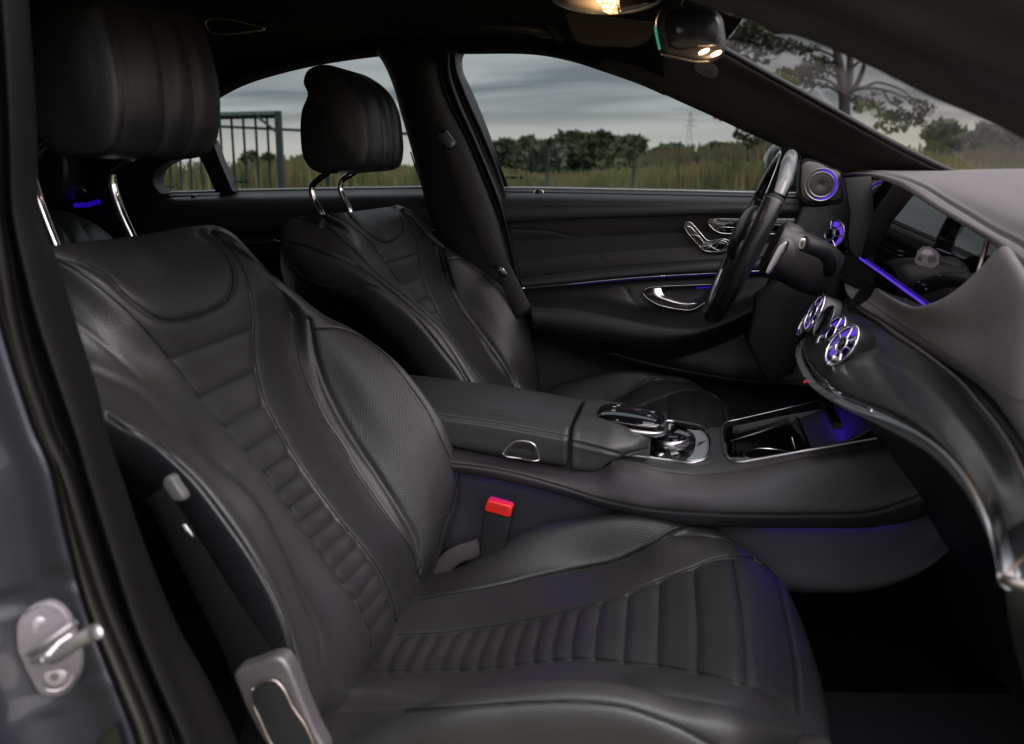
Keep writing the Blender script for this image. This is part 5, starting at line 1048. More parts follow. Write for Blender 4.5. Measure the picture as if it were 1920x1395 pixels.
# handle and its bowl
hb=crv(np.array([(1205,546),(1212,541),(1225,538),(1278,535),(1333,533),(1352,533),(1350,545),(1335,560),(1319,569),(1306,577),(1295,581),(1276,580),(1256,577),(1232,570),(1218,562),(1208,553)],float),80,True)
bowl=np.array([P(u,v,2.196) for u,v in hb]); c_=bowl.mean(0); rows=[bowl+V3(0,-.001,0),bowl+V3(0,.006,0),c_+(bowl-c_)*.9+V3(0,.016,0),c_+(bowl-c_)*.4+V3(0,.018,0),c_+(bowl-c_)*.02+V3(0,.018,0)]
m=MB(); m.add(np.array(rows).reshape(-1,3),gfaces(5,80,False,True)); hnd=m.build('door_handle',simple('bowl plastic',(.02,.018,.03),.35),dr)
m=MB(); m.add(*tube(bowl,.0016,8,closed=True)); m.build('bowl_frame',CHR,hnd)
m=MB(); m.add(*tube(crv([P(u,v,2.204) for u,v in [(1305,540),(1330,539),(1345,541)]],20),.002,6)); m.build('bowl_light',emit('dim violet bowl light',(.05,.008,1),.25),hnd)
R=[[P(1209,546,2.190),P(1222,541,2.184),P(1240,539,2.190)],[P(1211,552,2.186),P(1226,549,2.178),P(1243,548,2.186)],[P(1220,558,2.184),P(1234,556,2.176),P(1248,555,2.184)],[P(1236,565,2.182),P(1248,562,2.175),P(1260,560,2.182)],[P(1256,571,2.182),P(1266,568,2.176),P(1276,565,2.182)],[P(1285,573,2.184),P(1288,571,2.18),P(1292,568,2.184)],[P(1306,570,2.190),P(1307,569,2.19),P(1308,568,2.190)]]
grid('pull_lever',net(np.array(R),8,8),SAT,hnd,solid=.003)
# seat adjustment switches
swo=crv(np.array([(1284,422),(1288,416),(1295,417),(1302,424),(1316,440),(1327,451),(1340,450),(1362,449),(1369,454),(1368,463),(1358,470),(1340,472),(1322,470),(1310,460),(1298,446),(1288,434)],float),80,True)
sw=slab([P(u,v,2.222) for u,v in swo],(0,.01,0),.001,2,'seat_switch',GLOSS,dr)
m=MB(); m.add(*tube(np.array([P(u,v,2.2215) for u,v in swo]),.0013,8,closed=True)); m.build('switch_frame',CHR,sw)
for pts,r1 in (([(1289,423),(1296,426),(1301,432)],.005),([(1300,439),(1310,446),(1318,454)],.006),([(1318,461),(1330,464),(1345,465)],.004),([(1334,458),(1348,456),(1361,458)],.0055)):
    m=MB(); m.add(*tube(crv([P(u,v,2.217) for u,v in pts],14),r1,12,r2=r1*.8)); m.build('seat_key',GLOSS,sw)
for pts in ([(1288,424),(1296,427),(1303,434)],[(1298,441),(1309,442),(1320,456)],[(1316,463),(1330,461),(1345,469),(1362,466)],[(1334,460),(1340,454),(1362,454),(1364,460)]):
    m=MB(); m.add(*tube(crv([P(u,v,2.212) for u,v in pts],20),.0011,6)); m.build('key_edge',CHR,sw)
# memory panel
mo=crv(np.array([(1328,418),(1330,412),(1337,410.5),(1380,410.5),(1440,411),(1505,411),(1518,412),(1521,417),(1519,432),(1512,437),(1440,438.5),(1385,438),(1350,436.5),(1340,432),(1332,424)],float),90,True)
mp3=slab([P(u,v,2.223) for u,v in mo],(0,.01,0),.001,2,'memory_panel',GLOSS,dr)
m=MB(); m.add(*tube(np.array([P(u,v,2.2225) for u,v in mo]),.0012,8,closed=True)); m.build('memory_frame',CHR,mp3)
m=MB(); m.add(*tube([P(1336,425,2.221),P(1385,427,2.221),P(1440,427,2.221)],.0009,6)); m.build('memory_divider',CHR,mp3)
m=MB()
for u,v in ((1342,416),(1346,419),(1369,416),(1373,418),(1344,432),(1358,432),(1372,431)): m.add(*box(*P(u,v,2.2215),.004,.0006,.0016))
m.build('key_icons',simple('key icons',(.35,.35,.36),.5),mp3,False)
# lock pin
def pin(par,u,v,Y,r=.011):
    m=MB(); c_=P(u,v,Y); m.add(*tube(np.stack([c_[0]+r*np.cos(a:=np.linspace(0,2*math.pi,33)[:-1]),c_[1]+r*.6*np.sin(a),c_[2]+r*.6*np.sin(a)],1),.0026,8,closed=True)); o=m.build('lock_pin_ring',CHR,par)
    m=MB(); m.add(*lathe(c_[0],c_[1],c_[2]-.006,[(.0075,0),(.0075,.012),(.006,.0145),(.0001,.015)],20)); m.build('lock_pin',RUB,o)
pin(dr,1010,362,2.238)
# tweeter
tw=slab([P(u,v,2.155) for u,v in crv(np.array([(1500,316),(1502,300),(1510,296),(1530,299),(1560,312),(1580,322),(1582,350),(1580,378),(1560,384),(1520,386),(1502,378),(1498,350)],float),60,True)],(0,.05,0),.004,3,'door_speaker',SOFTD,dr)
slab([P(u,v,2.150) for u,v in crv(np.array([(1503,330),(1505,308),(1513,303),(1530,304),(1555,315),(1575,324),(1577,350),(1575,373),(1550,376),(1520,378),(1506,370),(1502,350)],float),60,True)],(0,.01,0),.002,2,'speaker_plate',simple('brushed grey plate',(.20,.19,.185),.35,.7,var=.05),tw)
c_=P(1540,346,2.145); a=np.linspace(0,2*math.pi,49)[:-1]; circ=lambda r_,y:np.stack([c_[0]+r_*np.cos(a),0*a+c_[1]+y,c_[2]+r_*np.sin(a)],1)
m=MB(); m.add(*tube(circ(.0345,0),.0022,8,closed=True)); rg_=m.build('speaker_ring',SAT,tw)
arc_=np.linspace(-1.9,1.75,40); m=MB(); m.add(*tube(np.stack([c_[0]+.0310*np.cos(arc_),0*arc_+c_[1]-.001,c_[2]+.0310*np.sin(arc_)],1),np.interp(np.arange(40),[0,8,30,39],[.0008,.0022,.0026,.0008]),8)); m.build('speaker_light_ring',BLUE,tw)
m=MB(); m.add(*tube(circ(.0265,-.002),.0018,8,closed=True)); m.build('grille_rim',SAT,tw)
m=MB(); m.add(np.concatenate([circ(.026,-.001),circ(.018,-.002),circ(.009,-.001),circ(.0003,.001)]),gfaces(4,48,False,True)); m.build('speaker_grille',simple('speaker grille',(.09,.08,.075),.35,.8,bump=.8,scale=900),tw)
# door triangle and window frame
slab([P(u,v,2.22) for u,v in [(1496,364),(1498,300),(1505,290),(1530,298),(1590,322),(1600,368)]],(0,.04,0),.002,1,'mirror_triangle',SOFTD,dr)
# window glass
wb=[(930,352),(1000,353),(1100,354),(1200,356),(1300,358),(1400,361),(1500,363),(1580,366)]
wt=[(858,96),(900,92),(1000,93),(1130,124),(1200,150),(1280,184),(1400,240),(1560,312)]
gls=grid('window_glass',net(np.array([[P(*a_,2.19),P((a_[0]+b_[0])/2,(a_[1]+b_[1])/2,2.245),P(*b_,2.272)] for a_,b_ in zip(wt,wb)]),5,5),glass('tinted side glass',(.56,.60,.60)),dr)
bg=bvh(net(np.array([[P(*a_,2.19),P((a_[0]+b_[0])/2,(a_[1]+b_[1])/2,2.245),P(*b_,2.272)] for a_,b_ in zip(wt,wb)]),5,5))
mk_=simple('black glass print',(.006,.008,.006),.6)
def stamp(b,par,u0,v0,s,mir=True):
    m=MB(); R_=np.random.default_rng(3)
    for k,w in enumerate((3.2,2.2,3.6,5.5,2,0,4.5)):
        x=u0+[-14,-10,-5,0,6,0,13][k]*s
        if w: 
            h=[hit(b,x+dx*w*s/2,v0+dy*2.4*s,.0006) for dx,dy in ((-1,-1),(1,-1),(1,1),(-1,1))]
            if all(q_ is not None for q_ in h): m.add(h,[(0,1,2,3)])
    for (x0,y0,x1,y1) in ((-10,-17,8,-16),(-5,-12,6,-11),(-5,-12,-4,-6),(5,-12,6,-6),(-5,-7,6,-6),(-1,-20,1,-19),(10,-6,13,-5)):
        h=[hit(b,u0+x*s,v0+y*s,.0006) for x,y in ((x0,y0),(x1,y0),(x1,y1),(x0,y1))]
        if all(q_ is not None for q_ in h): m.add(h,[(0,1,2,3)])
    m.build('glass_stamp',mk_,par,False)
stamp(bg,gls,964,333,1.0)
# door mirror outside
slab([P(u,v,2.40) for u,v in crv(np.array([(1436,330),(1438,300),(1444,284),(1456,270),(1478,261),(1510,262),(1540,275),(1545,330),(1530,360),(1470,362),(1442,352)],float),60,True)],(.0,.14,0),.02,5,'door_mirror',simple('mirror paint',(.012,.012,.014),.25,coat=.5),dr)
# ================= REAR DOOR =================
rd=thing('rear_door','dark rear door panel on the far side with its window and narrow quarter glass','car door',(-.9,2.22,.35))
rb=[(200,366),(262,364),(300,362.5),(365,361),(440,358.5),(560,356),(700,353.5),(830,352)]
GD=loft([L3(rb,2.30)+V3(0,0,.006),L3(rb,2.262),L3(rb,2.25)+V3(0,0,-.006),L3([(u,v+14) for u,v in rb],2.222),L3([(u,v+38) for u,v in rb],2.208),L3([(u,v+70) for u,v in rb],2.212)],80,8)
grid('upper_pad',GD,DOORU,rd)
m=MB(); m.add(*tube(crv(L3([(u,v-1) for u,v in rb],2.262),60),.0022,6)); m.build('window_seal_strip',bpy.data.materials['bright seal edge'],rd)
r2=[(u,v+70) for u,v in rb]; r3=[(200,478),(262,474),(300,472),(365,466),(440,459),(560,446),(700,436),(830,430)]
GI=loft([L3(r2,2.214),L3([(u,(v+w)/2) for (u,v),(_,w) in zip(r2,r3)],2.228),L3([(u,v-14) for u,v in r3],2.222),L3([(u,v-10) for u,v in r3],2.205),L3(r3,2.20),L3([(u,v+6) for u,v in r3],2.225),L3([(u,v+60) for u,v in r3],2.19),L3([(u,v+200) for u,v in r3],2.22)],80,8)
rarc=[(285,386),(325,391),(360,402),(385,418),(405,432)]
GI=sculpt(GI,[(rarc,.002,.002)]); grid('lower_panel',GI,DOORP,rd)
m=MB(); m.add(*tube(crv(L3([(u,v+1) for u,v in r3],2.198),60),.0011,6)); m.build('chrome_strip',simple('dull chrome strip',(.4,.38,.38),.3,1),rd)
pin(rd,363,372,2.238)
slab([P(u,v,2.24) for u,v in [(-150,372),(900,360),(900,800),(-150,800)]],(0,.07,0),0,1,'door_core',SOFTD,rd)
# pillar between rear glass and quarter glass, and the C pillar
slab([P(u,v,2.235) for u,v in [(350,255),(398,262),(412,300),(437,359),(404,361),(385,318),(365,280)]],(0,.03,0),.003,2,'glass_divider',simple('divider trim',(.014,.014,.016),.4),rd)
slab([P(u,v,2.19) for u,v in [(100,250),(330,225),(372,258),(345,288),(305,308),(292,318),(286,335),(290,350),(302,363),(290,372),(240,470),(100,470)]],(0,.05,0),.004,2,'rear_pillar_trim',SOFTD,rd)
rg=np.array([[P(235,240,2.20),P(240,320,2.24),P(250,365,2.272)],[P(425,140,2.19),P(430,260,2.245),P(437,359,2.272)],[P(620,98,2.18),P(625,240,2.24),P(640,356,2.272)],[P(800,86,2.18),P(812,230,2.24),P(830,353,2.272)]])
rgl=grid('window_glass',net(rg,5,5),bpy.data.materials['tinted side glass'],rd)
stamp(bvh(net(rg,5,5)),rgl,452,341,.8); stamp(bvh(net(rg,5,5)),rgl,316,350,.75)
m=MB(); m.add(*tube(crv([P(770,285,2.15),P(783,325,2.17),P(793,352,2.18)],20),.0018,6)); m.build('seal_edge',SATD,rd)
# ================= REAR SEAT (a glimpse) =================
rs=thing('bench_seat','dark rear seat backrest glimpsed behind the front passenger headrest posts','car seat',tuple(P(150,420,1.9)))
R=[[P(20,470,1.7)+V3(-.3,0,0),P(60,425,1.7)+V3(-.3,0,0),P(120,395,1.8)+V3(-.3,0,0),P(200,420,1.95)+V3(-.3,0,0),P(240,470,2.05)+V3(-.3,0,0)],[P(20,540,1.6),P(70,440,1.6),P(130,412,1.7),P(205,440,1.85),P(260,520,1.95)],[P(30,640,1.5),P(80,520,1.5),P(150,500,1.6),P(230,520,1.75),P(290,600,1.85)]]
GRs=net(np.array(R),16,16); GRs=sculpt(GRs,[([(105,408),(130,440),(137,480)],.005,.006),([(150,412),(172,450),(190,475)],.005,.006)])
grid('backrest',GRs,leather('rear leather',perf=False,col=(.03,.036,.038)),rs)
slab([P(u,v,2.0) for u,v in crv(np.array([(60,300),(70,285),(110,280),(122,300),(125,340),(110,375),(75,380),(62,350)],float),40,True)],(-.08,.2,0),.02,4,'headrest',LEAS,rs)
m=MB(); m.add(*tube([P(140,385,2.15),P(165,384,2.15),P(186,378,2.15)],.006,8)); m.build('ambient_lamp',BLUES,rd)
m=MB(); m.add(*tube(crv([P(122,350,2.14),P(150,352,2.13),P(160,358,2.13),P(150,364,2.14)],20),.0035,8)); m.build('door_handle',SAT,rd)
# ================= STEERING WHEEL =================
T=P(1482,287,1.9);Bm=P(1334,592,1.9); ctr=(T+Bm)/2; R_=np.linalg.norm(T-Bm)/2; ya=(T-Bm)/(2*R_); xa=V3(0,1,0); TW=0.0
na=np.cross(ya,xa); na/=np.linalg.norm(na)
if na[0]>0: na=-na     # towards the driver
stw=thing('steering_wheel','black leather and gloss steering wheel with silver inlay lines, ahead of the driver seat','steering wheel',tuple(ctr))
rr=R_-.004
def wp(t_,r_,h=0): return ctr+(ya*math.cos(t_)+xa*math.sin(t_))*r_+na*h
def rimseg(t0,t1,name,mat,par,r1=.0165,r2=.019,k=60):
    ts=np.linspace(t0,t1,k); m=MB(); V=[]; pk=24
    for t_ in ts:
        d=ya*math.cos(t_)+xa*math.sin(t_)
        for a_ in np.linspace(0,2*math.pi,pk,endpoint=False):
            V.append(ctr+d*(rr+r1*math.cos(a_))+na*(r2*math.sin(a_)*(1.0 if math.sin(a_)>0 else .9)))
    F_=gfaces(k,pk,False,True); F_+=[tuple(range(pk)),tuple(range((k-1)*pk,k*pk))[::-1]]
    m.add(V,F_); return m.build(name,mat,par)
WLE=leather('wheel leather',perf=False,col=(.012,.012,.013),rough=.28,grain=.25,var=.05)
rimseg(math.radians(62),math.radians(298),'rim_leather',WLE,stw,.0165,.0195,120)
rimseg(math.radians(-60),math.radians(60),'rim_gloss_top',GLOSS,stw,.0165,.0195,80)
for t_ in (61,-61):
    rimseg(math.radians(t_-.9),math.radians(t_+.9),'rim_joint',RUB,stw,.0158,.0186,3)
for sgn in (1,-1):
    for t0,t1 in ((-58,58),):
        ts=np.linspace(math.radians(t0),math.radians(t1),70); m=MB(); m.add(*tube([wp(t_,rr-.006*sgn if sgn<0 else rr-.010,.0185 if sgn>0 else .012) for t_ in ts],.0012,6)); 
        if sgn>0: m.build('rim_inlay',SAT,stw)
for t0,t1 in ((64,112),(-112,-64),(125,170),(-170,-125)):
    ts=np.linspace(math.radians(t0),math.radians(t1),40); m=MB(); m.add(*tube([wp(t_,rr-.013,.013) for t_ in ts],.0022,8)); m.build('thumb_grip_trim',SAT,stw)
# spokes and hub
def spoke(t_,w,name,mat):
    d=ya*math.cos(t_)+xa*math.sin(t_); e=-ya*math.sin(t_)+xa*math.cos(t_)
    A=[ctr+d*r_+e*s*w*k_+na*h for r_,k_,h in ((.05,1.25,.012),(.10,1.0,.010),(.165,.75,.004)) for s in (-1,1)]
    rows=[]
    for r_,k_,h in ((.045,1.3,.014),(.09,1.05,.012),(.13,.85,.007),(.172,.8,.003)):
        rows.append([ctr+d*r_+e*w*k_*s+na*(h+q_) for s,q_ in ((-1,-.016),(-1.05,-.004),(-.7,.002),(0,.004),(.7,.002),(1.05,-.004),(1,-.016))])
    G=net(np.array(rows),6,5); grid(name,G,mat,stw,solid=.004)
for t_ in (78,-78,110,-110): spoke(math.radians(t_),.020,'spoke',SATD if abs(t_)>100 else GLOSS)
spoke(math.radians(180),.028,'lower_spoke',SATD)
rows=[]
for r_,h in ((.001,.034),(.03,.033),(.055,.028),(.070,.018),(.074,.006),(.070,-.012)):
    rows.append([ctr+(ya*math.cos(t_)*.82+xa*math.sin(t_))*r_+na*h for t_ in np.linspace(0,2*math.pi,49)[:-1]])
m=MB(); G=crm(np.array(rows),5); m.add(G.reshape(-1,3),gfaces(G.shape[0],48,False,True)); m.build('airbag_cover',WLE,stw)
# paddle on the near side, behind the rim
pd=slab([P(u,v,1.775) for u,v in [(1434,512),(1438,502),(1456,466),(1461,459),(1470,453),(1475,453),(1476,458),(1472,468),(1446,508),(1440,514)]],(.004,.006,0),.002,3,'shift_paddle',SAT,stw)
# column shroud
colm=thing('steering_column','black steering column shroud with a selector stalk behind the wheel','steering column',tuple(ctr+V3(.15,0,-.05)))
ax=P(1582,538,1.92)-P(1440,470,1.90); c0=P(1446,462,1.90)
sec=[(0.0,.058,.050),(.10,.060,.052),(.3,.062,.054),(.5,.062,.055),(.68,.060,.052),(.80,.052,.045)]
rows=[]
upv=np.cross(ax/np.linalg.norm(ax),V3(0,1,0)); upv=upv if upv[2]>0 else -upv
for t_,w,h in sec:
    rows.append([c0+ax*t_+V3(0,1,0)*w*math.copysign(abs(math.cos(a_))**.7,math.cos(a_))+upv*h*math.copysign(abs(math.sin(a_))**.7,math.sin(a_)) for a_ in np.linspace(0,2*math.pi,41)[:-1]])
rows=[list(np.array(rows[0]).mean(0)+(np.array(rows[0])-np.array(rows[0]).mean(0))*k) for k in (.05,.9)]+rows
G=crm(np.array(rows),6); m=MB(); m.add(G.reshape(-1,3),gfaces(G.shape[0],40,False,True)); m.build('shroud',simple('shroud plastic',(.022,.019,.020),.42,bump=.12,scale=900),colm)
rows=[[c0+ax*t_+V3(0,1,0)*w*math.cos(a_)+upv*h*math.sin(a_) for a_ in np.linspace(0,2*math.pi,41)[:-1]] for t_,w,h in ((.02,.0615,.0540),(.06,.064,.057),(.20,.064,.058),(.25,.0625,.0555))]
G=crm(np.array(rows),4); m=MB(); m.add(G.reshape(-1,3),gfaces(G.shape[0],40,False,True)); m.build('shroud_collar',simple('collar plastic',(.05,.045,.048),.4),colm)
m=MB(); m.add(*tube(crv([P(1506,457,1.745),P(1530,466,1.76),P(1548,476,1.78),P(1556,492,1.80),P(1556,508,1.83)],30),[.013]*12+list(np.linspace(.013,.011,18)),14,r2=[.0145]*30)); stk_=m.build('selector_stalk',SOFTD,colm)
slab([P(u,v,1.735) for u,v in crv(np.array([(1496,456),(1499,448),(1508,447),(1511,452),(1509,464),(1504,468),(1497,466)],float),30,True)],(.004,.012,0),.002,3,'stalk_end',SAT,stk_)
slab([P(u,v,1.7338) for u,v in [(1500,457),(1502,451),(1507,451),(1506,461),(1501,463)]],(.002,.004,0),.0008,1,'park_button',simple('dull bronze button',(.20,.16,.14),.4,.6),stk_)
# lower dash behind the wheel (dark)
slab([P(u,v,2.08) for u,v in [(1420,560),(1475,520),(1590,505),(1600,560),(1530,600),(1500,640),(1490,700),(1440,720),(1400,640)]],(.0,.1,0),.01,2,'driver_footwell_trim',simple('footwell plastic',(.010,.0095,.0105),.55),dash)
# ================= OUTSIDE =================
def vmat(name,cols,rough=.8,scale=.35,tr=0):
    m,t,b=newmat(name); setb(b,cols[0],rough,0,.2); tcn=N(t,'ShaderNodeTexCoord'); n_=N(t,'ShaderNodeTexNoise'); n_.inputs['Scale'].default_value=scale; n_.inputs['Detail'].default_value=4; t.links.new(tcn.outputs['Object'],n_.inputs[0])
    r_=N(t,'ShaderNodeValToRGB'); r_.color_ramp.elements[0].position=.36; r_.color_ramp.elements[0].color=(*cols[0],1); r_.color_ramp.elements[1].position=.64; r_.color_ramp.elements[1].color=(*cols[-1],1)
    if len(cols)>2: e_=r_.color_ramp.elements.new(.5); e_.color=(*cols[1],1)
    t.links.new(n_.outputs[0],r_.inputs[0]); t.links.new(r_.outputs[0],b.inputs['Base Color']); return m
m=MB(); n_=13; xs=np.linspace(-900,900,n_); ys=np.linspace(-700,1500,n_)
m.add([(x,y,0) for x in xs for y in ys],gfaces(n_,n_)); o=m.build('ground',vmat('field ground',[(.05,.06,.025),(.09,.085,.04)],scale=.05),None,False); o['kind']='structure'
# grass: crossed blades
def blades(n,xr,yr,hr,name,label,cols,wd=.05,seed=1,dens=None):
    R_=np.random.default_rng(seed); Y=R_.uniform(*yr,n); X=R_.uniform(xr[0],xr[1],n)*Y; h=R_.uniform(*hr,n)*(1+.18*np.sin(X*.35)+.1*np.sin(X*1.1+Y*.3)); w=wd*(.6+R_.random(n))*(Y/yr[0])**.6
    a=R_.uniform(-.6,.6,n); lean=R_.normal(0,.14,n)*h
    V=np.zeros((n,4,3)); V[:,0]=np.stack([X-w*np.cos(a),Y-w*np.sin(a),0*X],1); V[:,1]=np.stack([X+w*np.cos(a),Y+w*np.sin(a),0*X],1); V[:,2]=np.stack([X+lean+w*.5,Y,h*.97],1); V[:,3]=np.stack([X+lean-w*.3,Y,h],1)
    o=mesh(name,V.reshape(-1,3),np.arange(4*n).reshape(-1,4),vmat(name+' green',cols,scale=1.3),None,False); tag(o,label,None,kind='stuff'); return o
blades(26000,(-1.1,.75),(26,46),(.85,1.30),'tall_grass','tall yellow green meadow grass beyond the driver window',[(.045,.060,.020),(.082,.082,.030),(.125,.095,.045)],.045,1)
blades(16000,(-.06,.75),(50,72),(1.7,2.45),'reed_bed','dark green and rusty reeds standing at the back of the meadow',[(.028,.042,.018),(.06,.06,.028),(.09,.065,.032)],.06,2)
# bushes and trees: trunk + leaf crown
def leaves(clumps,size,seed,dens=1.0):
    R_=np.random.default_rng(seed); V=[];
    for c_,r_,n in clumps:
        n=int(n*dens); d=R_.normal(size=(n,3)); d/=np.linalg.norm(d,axis=1,keepdims=True); rad=R_.random(n)**.45; p=np.array(c_)+d*rad[:,None]*np.array(r_)
        u_=R_.normal(size=(n,3)); u_/=np.linalg.norm(u_,axis=1,keepdims=True); v_=np.cross(u_,R_.normal(size=(n,3))); v_/=np.linalg.norm(v_,axis=1,keepdims=True); s=size*(.5+R_.random((n,1)))
        V.append(np.stack([p-u_*s,p+v_*s*.6,p+u_*s,p-v_*s*.6],1))
    V=np.concatenate(V).reshape(-1,3); return V,np.arange(len(V)).reshape(-1,4)
LEAFD=vmat('dark leaves',[(.020,.030,.015),(.036,.050,.024),(.050,.062,.030)],scale=.4); LEAFM=vmat('mid leaves',[(.03,.045,.018),(.06,.075,.03)],scale=.5); BARK=simple('bark',(.022,.018,.016),.9)
def tree(u,vt,vb,wpx,Y,label,seed,mat=LEAFD,group='trees beyond the meadow'):
    """crown spans pixel rows vt..vb, width wpx, at distance Y"""
    R_=np.random.default_rng(seed); t=P(u,vt,Y); b=P(u,vb,Y); w=wpx/F*Y/1.02; h=t[2]-.5; z0=.5
    o=thing('tree',label,'tree',(t[0],Y,0),group); cl=[]
    for k in range(26):
        a=R_.uniform(0,2*math.pi); q=R_.random(); zz=z0+h*(.04+.78*q); rr=(w/2)*(1.15-.75*max(0,q-.35))*R_.uniform(.2,.8)
        s=R_.uniform(.18,.30)*min(w,h*1.3); cl.append(((t[0]+rr*math.cos(a),Y+rr*math.sin(a),zz),(s,s,s*.75),150))
    cl.append(((t[0],Y,t[2]-.16*h),(.22*w,.22*w,.16*h),200))
    V,Fc=leaves(cl,.012*Y*.35+.08,seed); mesh('crown',V,Fc,mat,o,False)
    m=MB(); m.add(*tube([V3(t[0],Y,0),V3(t[0],Y,z0+h*.35),V3(t[0]+.1,Y,z0+h*.75)],[.03*h+.08,.02*h+.06,.01*h+.02],8)); m.build('trunk',BARK,o)
TL='round dark green tree %s'
for i,(u,vt,vb,w,Y,lb) in enumerate([(948,262,312,70,95,'leftmost of the row seen through the driver window'),(988,257,316,64,100,'with a pointed top, second from the left in the driver window'),(1028,264,318,66,92,'low and broad, third from the left in the driver window'),(1078,249,322,80,105,'tallest on the left of the dense clump in the driver window'),(1130,247,322,84,100,'broadest one in the middle of the driver window'),(1182,257,312,70,108,'at the right end of the clump in the driver window')]):
    tree(u,vt,vb,w,Y,TL%lb,10+i)
for i,(u,vt,vb,w,Y,lb) in enumerate([(1258,272,305,110,150,'low hedge-like bush right of the tree clump in the driver window'),(1350,270,305,110,150,'low bush in the right half of the driver window'),(1440,268,305,90,140,'low bush in front of the door mirror')]):
    tree(u,vt,vb,w,Y,lb,30+i,LEAFM,'low bushes behind the reeds')
for i,(u,vt,vb,w,Y,lb) in enumerate([(470,288,330,46,60,'small rounded tree seen through the bars of the green gate'),(505,292,330,30,62,'small low tree right beside the gate post'),(575,296,330,60,70,'low tree behind the driver headrest'),(1775,225,300,80,70,'rounded grey green tree low in the windscreen'),(1850,232,300,90,75,'rounded grey green tree at the right edge of the windscreen'),(1910,240,300,60,60,'tree cut by the right edge of the windscreen')]):
    tree(u,vt,vb,w,Y,lb,50+i,LEAFM if i>2 else LEAFD,'scattered small trees')
# pine seen through the windscreen
pi=thing('pine_tree','open-crowned pine with crooked bare branches seen through the windscreen','pine tree',tuple(V3(P(1585,200,24)[0],24,0)))
YP=24.
def br(pts,r0_,r1_,nm='branch',dy=0):
    k=len(pts)*5; R_=np.random.default_rng(int(pts[0][0]*7+pts[-1][1])); c_=crv([P(u,v,YP+dy*i/len(pts)+R_.normal(0,.12)*(i>0)) for i,(u,v) in enumerate(pts)],k); return tube(c_,np.linspace(r0_,r1_,k),7)
tk=MB(); base=P(1583,215,YP); 
tk.add(*tube(crv([V3(base[0]-.02,YP,0),P(1581,330,YP),P(1582,240,YP),P(1583,190,YP),P(1578,150,YP),P(1570,100,YP),P(1566,40,YP)],40),np.interp(np.arange(40),[0,20,30,40],[.20,.14,.11,.06]),10))
tk.add(*br([(1585,190),(1592,150),(1594,110),(1592,60)],.11,.06)); tk.add(*br([(1588,180),(1605,160),(1618,130),(1625,90)],.08,.04)); tk.build('trunk',BARK,pi)
BR_=[([(1583,178),(1560,165),(1530,160),(1500,168)],.07),([(1580,172),(1550,150),(1520,145),(1480,140)],.06),([(1576,150),(1545,130),(1520,118),(1500,112)],.05),([(1590,172),(1620,165),(1655,168),(1690,180),(1720,205)],.075),([(1620,165),(1640,155),(1670,160),(1700,175),(1730,215)],.05),([(1655,168),(1668,190),(1690,205),(1700,230)],.045),([(1600,178),(1630,190),(1650,210),(1665,235)],.045),([(1594,130),(1620,110),(1650,120),(1680,150)],.05),([(1690,180),(1715,185),(1735,200),(1745,220)],.03),([(1572,110),(1540,95),(1500,90),(1460,95)],.05),([(1500,90),(1460,70),(1420,62),(1380,75)],.04),([(1530,160),(1515,175),(1495,178),(1470,172)],.03),([(1690,200),(1680,215),(1670,230),(1672,250)],.025),([(1456,70),(1465,90),(1458,108),(1435,115)],.02),([(1566,60),(1600,30),(1640,20)],.05)]
mb_=MB()
for b_2,r_ in BR_: m=MB(); m.add(*br(b_2,r_*.7,.010)); m.build('branch',BARK,pi)
cl=[]; R_=np.random.default_rng(5)
def pc_(u,v,r_,n,fl=.55): c_=P(u,v,YP+R_.normal(0,.5)); cl.append((c_,(r_,r_,r_*fl),n))
for u,v,r_,n in [(1385,62,.42,260),(1405,50,.42,260),(1425,60,.45,280),(1400,82,.5,300),(1378,78,.35,200),(1440,78,.35,200),(1372,95,.22,90),(1395,108,.18,70),(1425,98,.25,110),(1455,92,.3,120),(1475,84,.3,120),(1498,94,.28,100),(1520,92,.25,80),(1418,112,.15,50),(1436,116,.12,40),
    (1478,142,.38,240),(1500,138,.38,240),(1520,130,.35,200),(1545,132,.28,150),(1485,155,.28,140),(1510,156,.26,110),(1530,112,.28,120),(1550,115,.22,90),(1465,146,.2,80),(1540,160,.2,60),
    (1610,185,.25,90),(1625,195,.3,120),(1645,200,.22,80),(1655,215,.25,90),(1672,222,.3,120),(1690,215,.3,110),(1705,225,.28,90),(1722,212,.28,90),(1735,205,.25,70),(1690,240,.2,60),(1668,245,.2,50),(1650,235,.16,40),(1730,232,.15,40),(1612,202,.2,60),(1640,175,.15,30),(1680,190,.16,40),(1715,190,.15,30),
    (1358,212,.3,160),(1372,214,.22,100),(1395,238,.25,120),(1385,252,.2,80),(1400,262,.25,110),(1420,262,.25,110),(1410,245,.18,60),(1432,240,.22,80),(1440,258,.25,90),(1455,250,.25,90),(1425,250,.15,50),(1390,228,.12,30),(1405,272,.15,40),(1725,190,.12,20)]:
    pc_(u,v,r_,n)
V,Fc=leaves(cl,.058,3,.62); mesh('crown',V,Fc,vmat('pine needles',[(.010,.017,.007),(.024,.032,.012),(.045,.038,.018)],scale=1.2),pi,False)
m=MB(); m.add(*br([(1460,180),(1430,210),(1395,225),(1360,214)],.04,.01)); m.add(*br([(1500,170),(1470,215),(1440,240),(1400,255)],.04,.01)); m.build('drooping_branch',BARK,pi)
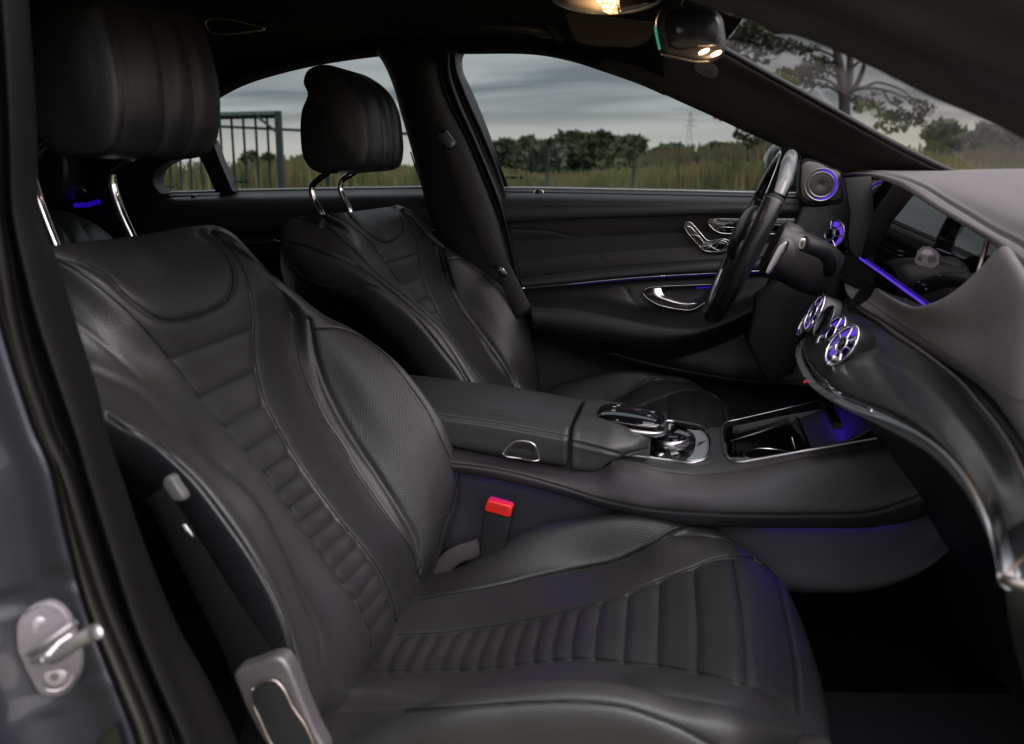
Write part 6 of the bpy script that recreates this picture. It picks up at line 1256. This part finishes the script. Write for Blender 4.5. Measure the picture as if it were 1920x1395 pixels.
# power pylon
py=thing('power_pylon','thin lattice power pylon on the horizon in the driver window','pylon',tuple(V3(P(1292,270,420)[0],420,0)))
b0=P(1292,280,420)[0]; zt_=P(1292,210,420)[2]; m=MB()
for s in (-1,1): m.add(*tube([V3(b0+s*2.2,420,0),V3(b0+s*.25,420,zt_)],[.16,.10],5))
for k in range(8): 
    z0=zt_*k/8; z1=zt_*(k+1)/8; w0=2.2-1.95*k/8; w1=2.2-1.95*(k+1)/8; m.add(*tube([V3(b0-w0,420,z0),V3(b0+w1,420,z1)],.1,4)); m.add(*tube([V3(b0+w0,420,z0),V3(b0-w1,420,z1)],.1,4))
m.build('mast',simple('galvanised steel',(.25,.26,.28),.6),py)
m=MB(); 
for v,w in ((225,2.4),(236,3.2)): z=P(1292,v,420)[2]; m.add(*tube([V3(b0-w,420,z),V3(b0+w,420,z)],.14,5))
m.build('crossarm',simple('galvanised steel arm',(.15,.16,.17),.6),py)
# green gate and fence
GRN=simple('green fence paint',(.002,.011,.009),.6,bump=.1,scale=40)
YG=8.
gt=thing('metal_gate','dark green metal gate frame with upright bars and a corner brace, left rear window','gate',tuple(V3(P(523,330,YG)[0],YG,0)))
px=P(521,208,YG); m=MB(); m.add(*box(px[0],YG,px[2]/2,.05,.05,px[2])); m.build('gate_post',GRN,gt,False)
l0=P(300,214,YG+.6); mm=MB(); pt=V3(px[0],YG,px[2]-.03); lt_=V3(px[0]-2.6,YG+.0,px[2]-.06)
m=MB(); m.add(*tube([pt,lt_],.032,4,r2=.032)); m.build('gate_top_rail',GRN,gt,False)
m=MB(); m.add(*tube([V3(px[0],YG,.25),V3(px[0]-2.6,YG,.25)],.03,4)); m.build('gate_bottom_rail',GRN,gt,False)
for k,u in enumerate((500,478,455,433,411)):
    q=P(u,212,YG); m=MB(); m.add(*tube([V3(q[0],YG,.25),V3(q[0],YG,px[2]-.03)],.011,6)); m.build('gate_bar',GRN,gt)
for k in range(12):
    x=P(411,212,YG)[0]-.105*(k+1); m=MB(); m.add(*tube([V3(x,YG,.25),V3(x,YG,px[2]-.03)],.011,6)); m.build('gate_bar',GRN,gt)
m=MB(); m.add(*tube([P(476,213,YG-.02),P(524,252,YG-.02)],.012,6)); m.build('gate_brace',GRN,gt)
fn=thing('wire_fence','low dark rail fence running behind the gate and headrest','fence',tuple(V3(P(560,330,11)[0],11,0)))
m=MB(); m.add(*tube([P(330,234,11),P(412,237,11),P(560,244,11),P(800,252,11)],.02,6)); m.build('rail',GRN,fn)
for u in (612,790): q=P(u,250,11); m=MB(); m.add(*tube([V3(q[0],11,0),V3(q[0],11,q[2])],.03,6)); m.build('post',GRN,fn)
f2=thing('field_fence','thin dark posts and rail of a field fence at the left of the driver window','fence',tuple(V3(P(1027,330,16)[0],16,0)))
for u in (1027,1190): q=P(u,275,16); m=MB(); m.add(*tube([V3(q[0],16,0),V3(q[0],16,q[2])],.028,6)); m.build('post',simple('dark post',(.02,.035,.03),.6),f2)
q=P(1018,338,16); m=MB(); m.add(*tube([V3(q[0],16.2,0),V3(q[0],16.2,q[2])],.075,8)); m.build('stone_marker',simple('grey stone',(.22,.19,.19),.9),f2)
